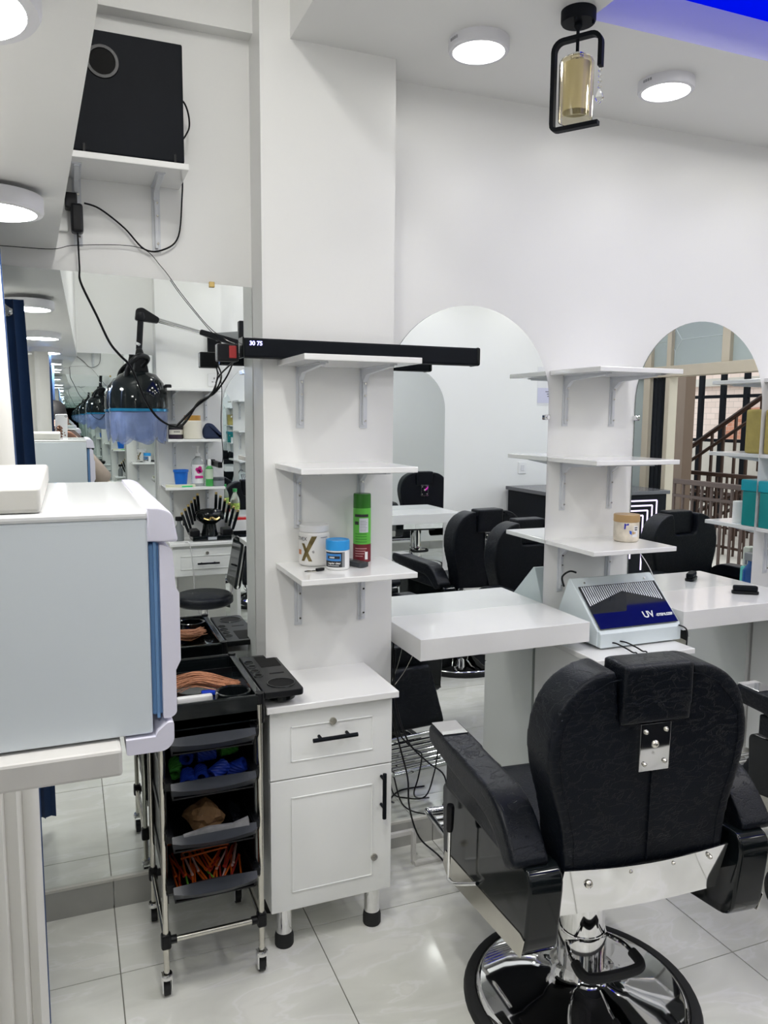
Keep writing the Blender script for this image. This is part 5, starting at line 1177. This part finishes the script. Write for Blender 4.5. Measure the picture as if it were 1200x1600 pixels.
for s in (-1, 1):
    b = bm_new(); lathe(b, [(.0005, -.010), (.008, -.006), (.011, 0), (.008, .006), (.0005, .010)], (BX+s*.032, fy-.006, 1.645), 12); ey = part('eye', b, flat('eye_white', (.7, .68, .65), .2), P, 60)
    b = bm_new(); lathe(b, [(.0005, -.004), (.0045, 0), (.0005, .004)], (BX+s*.032, fy+.005, 1.645), 10); part('pupil', b, ink, P, 60, sub=ey)
    b = bm_new(); lathe(b, [(.004, -.026), (.011, -.012), (.014, .006), (.008, .024), (.001, .028)], (BX+s*.082, BY+.04, 1.635), 12, sx=.6); part('ear', b, skin, P, 60)
b = bm_new(); prism(b, [(fy-.015, 1.645), (fy+.020, 1.60), (fy-.012, 1.592)], 'x', BX-.014, BX+.014, .006, 2); part('nose', b, skin, P, 60)
b = bm_new(); lathe(b, [(.002, -.006), (.022, -.003), (.022, .003), (.002, .006)], (BX, fy-.016, 1.562), 14, sy=.5); part('mouth', b, flat('lip', (.16, .06, .05)), P, 60)

# ================================================================== OUTSIDE THE ENTRANCE
def railing(x, y0, y1, zt, label, zb=0., gap=.13, lower=.16):
    R = thing('railing', label, 'railing', (x, (y0+y1)/2, zb), 0, 'brown metal railings outside')
    b = bm_new(); box(b, x-.03, x+.03, y0, y1, zt-.05, zt, .006); part('top_rail', b, brownr, R)
    b = bm_new(); box(b, x-.018, x+.018, y0, y1, zt-lower-.03, zt-lower, .004); part('middle_rail', b, brownr, R)
    b = bm_new(); box(b, x-.018, x+.018, y0, y1, zb+.08, zb+.11, .004); part('bottom_rail', b, brownr, R)
    y = y0+.05
    first = None
    while y < y1:
        if first is None:
            b = bm_new(); box(b, -.011, .011, -.011, .011, zb, zt-.04); first = obj('baluster', b, brownr, R); o = first
        else: o = first.copy(); COL.objects.link(o)
        o.location = (0, y-(y0+y1)/2, -zb); y += gap
    return R
railing(5.95, -3.2, 2.4, 1.06, 'brown balustrade right outside the shop entrance')
railing(7.6, -6.0, 0.6, 1.02, 'brown balustrade across the stairwell outside', gap=.16)
railing(9.0, -7.5, -.8, .62, 'low far balustrade on the landing below the window', zb=-.003, gap=.2)
def stair_rail(x, p0, p1, label):
    R = thing('stair_rail', label, 'railing', (x, p0[0], 0), 0, 'sloping stair rails outside')
    for dz, r in ((0, .035), (-.20, .025)):
        b = bm_new(); tube(b, [(x, p0[0], p0[1]+dz), (x, p1[0], p1[1]+dz)], r, 8); part('hand_rail', b, brownr, R)
    n = 14
    for k in range(n+1):
        y = p0[0]+(p1[0]-p0[0])*k/n; z = p0[1]+(p1[1]-p0[1])*k/n
        b = bm_new(); box(b, x-.015, x+.015, y-.015, y+.015, max(z-.95, 0.0), z); part('baluster', b, brownr, R)
stair_rail(8.2, (-4.0, .95), (-1.2, 2.55), 'sloping brown stair rail rising in front of the big window')
stair_rail(8.6, (-3.6, .35), (-.6, 1.75), 'second sloping stair rail below the first one')
# big black gridded window
R = thing('grid_window', 'tall black gridded window with brick wall behind it', 'window', (9.6, -3.4, 0))
for k in range(14):
    y = -7.0+.46*k; b = bm_new(); box(b, 9.57, 9.63, y-.04, y+.04, -.003, 4.2); part('mullion', b, blackm, R)
for z in (.45, 1.36, 2.05, 2.75, 3.5):
    b = bm_new(); box(b, 9.575, 9.625, -7.1, -.9, z-.025, z+.025); part('transom_bar', b, blackm, R)
def brick_mat(name, c1, c2, cm, sc):
    m = mat(name, c1, .9); nt = m.node_tree; bs = nt.nodes['Principled BSDF']; br = nt.nodes.new('ShaderNodeTexBrick'); tc = nt.nodes.new('ShaderNodeTexCoord'); mp = nt.nodes.new('ShaderNodeMapping')
    mp.inputs['Rotation'].default_value = (PI/2, 0, PI/2); br.inputs['Color1'].default_value = (*c1, 1); br.inputs['Color2'].default_value = (*c2, 1); br.inputs['Mortar'].default_value = (*cm, 1); br.inputs['Scale'].default_value = sc; br.inputs['Mortar Size'].default_value = .012
    sx = nt.nodes.new('ShaderNodeSeparateXYZ'); cb = nt.nodes.new('ShaderNodeCombineXYZ')
    nt.links.new(tc.outputs['Object'], sx.inputs[0]); nt.links.new(sx.outputs['Y'], cb.inputs['X']); nt.links.new(sx.outputs['Z'], cb.inputs['Y'])
    nt.links.new(cb.outputs[0], br.inputs['Vector']); nt.links.new(br.outputs['Color'], bs.inputs['Base Color']); return m
bw = struct('wall_building', box(bm_new(), 12.0, 12.3, -12, 3, 0, 7), brick_mat('pale_brick', (.78, .62, .54), (.70, .55, .47), (.55, .44, .38), 2.2))
b = bm_new(); prism(b, rounded([(-6.7, .5), (-4.9, .5), (-5.0, 1.6), (-5.3, 1.95), (-6.2, 1.9), (-6.6, 1.4)], .1), 'x', 11.96, 12.01); obj('red_brick_patch', b, brick_mat('rust_brick', (.60, .27, .17), (.50, .20, .12), (.55, .42, .34), 3.2), bw)
b = bm_new(); box(b, 11.9, 12.0, -12, 3, 2.35, 2.5); box(b, 11.9, 12.0, -12, 3, 0, 1.25); obj('pale_band', b, concrete, bw)
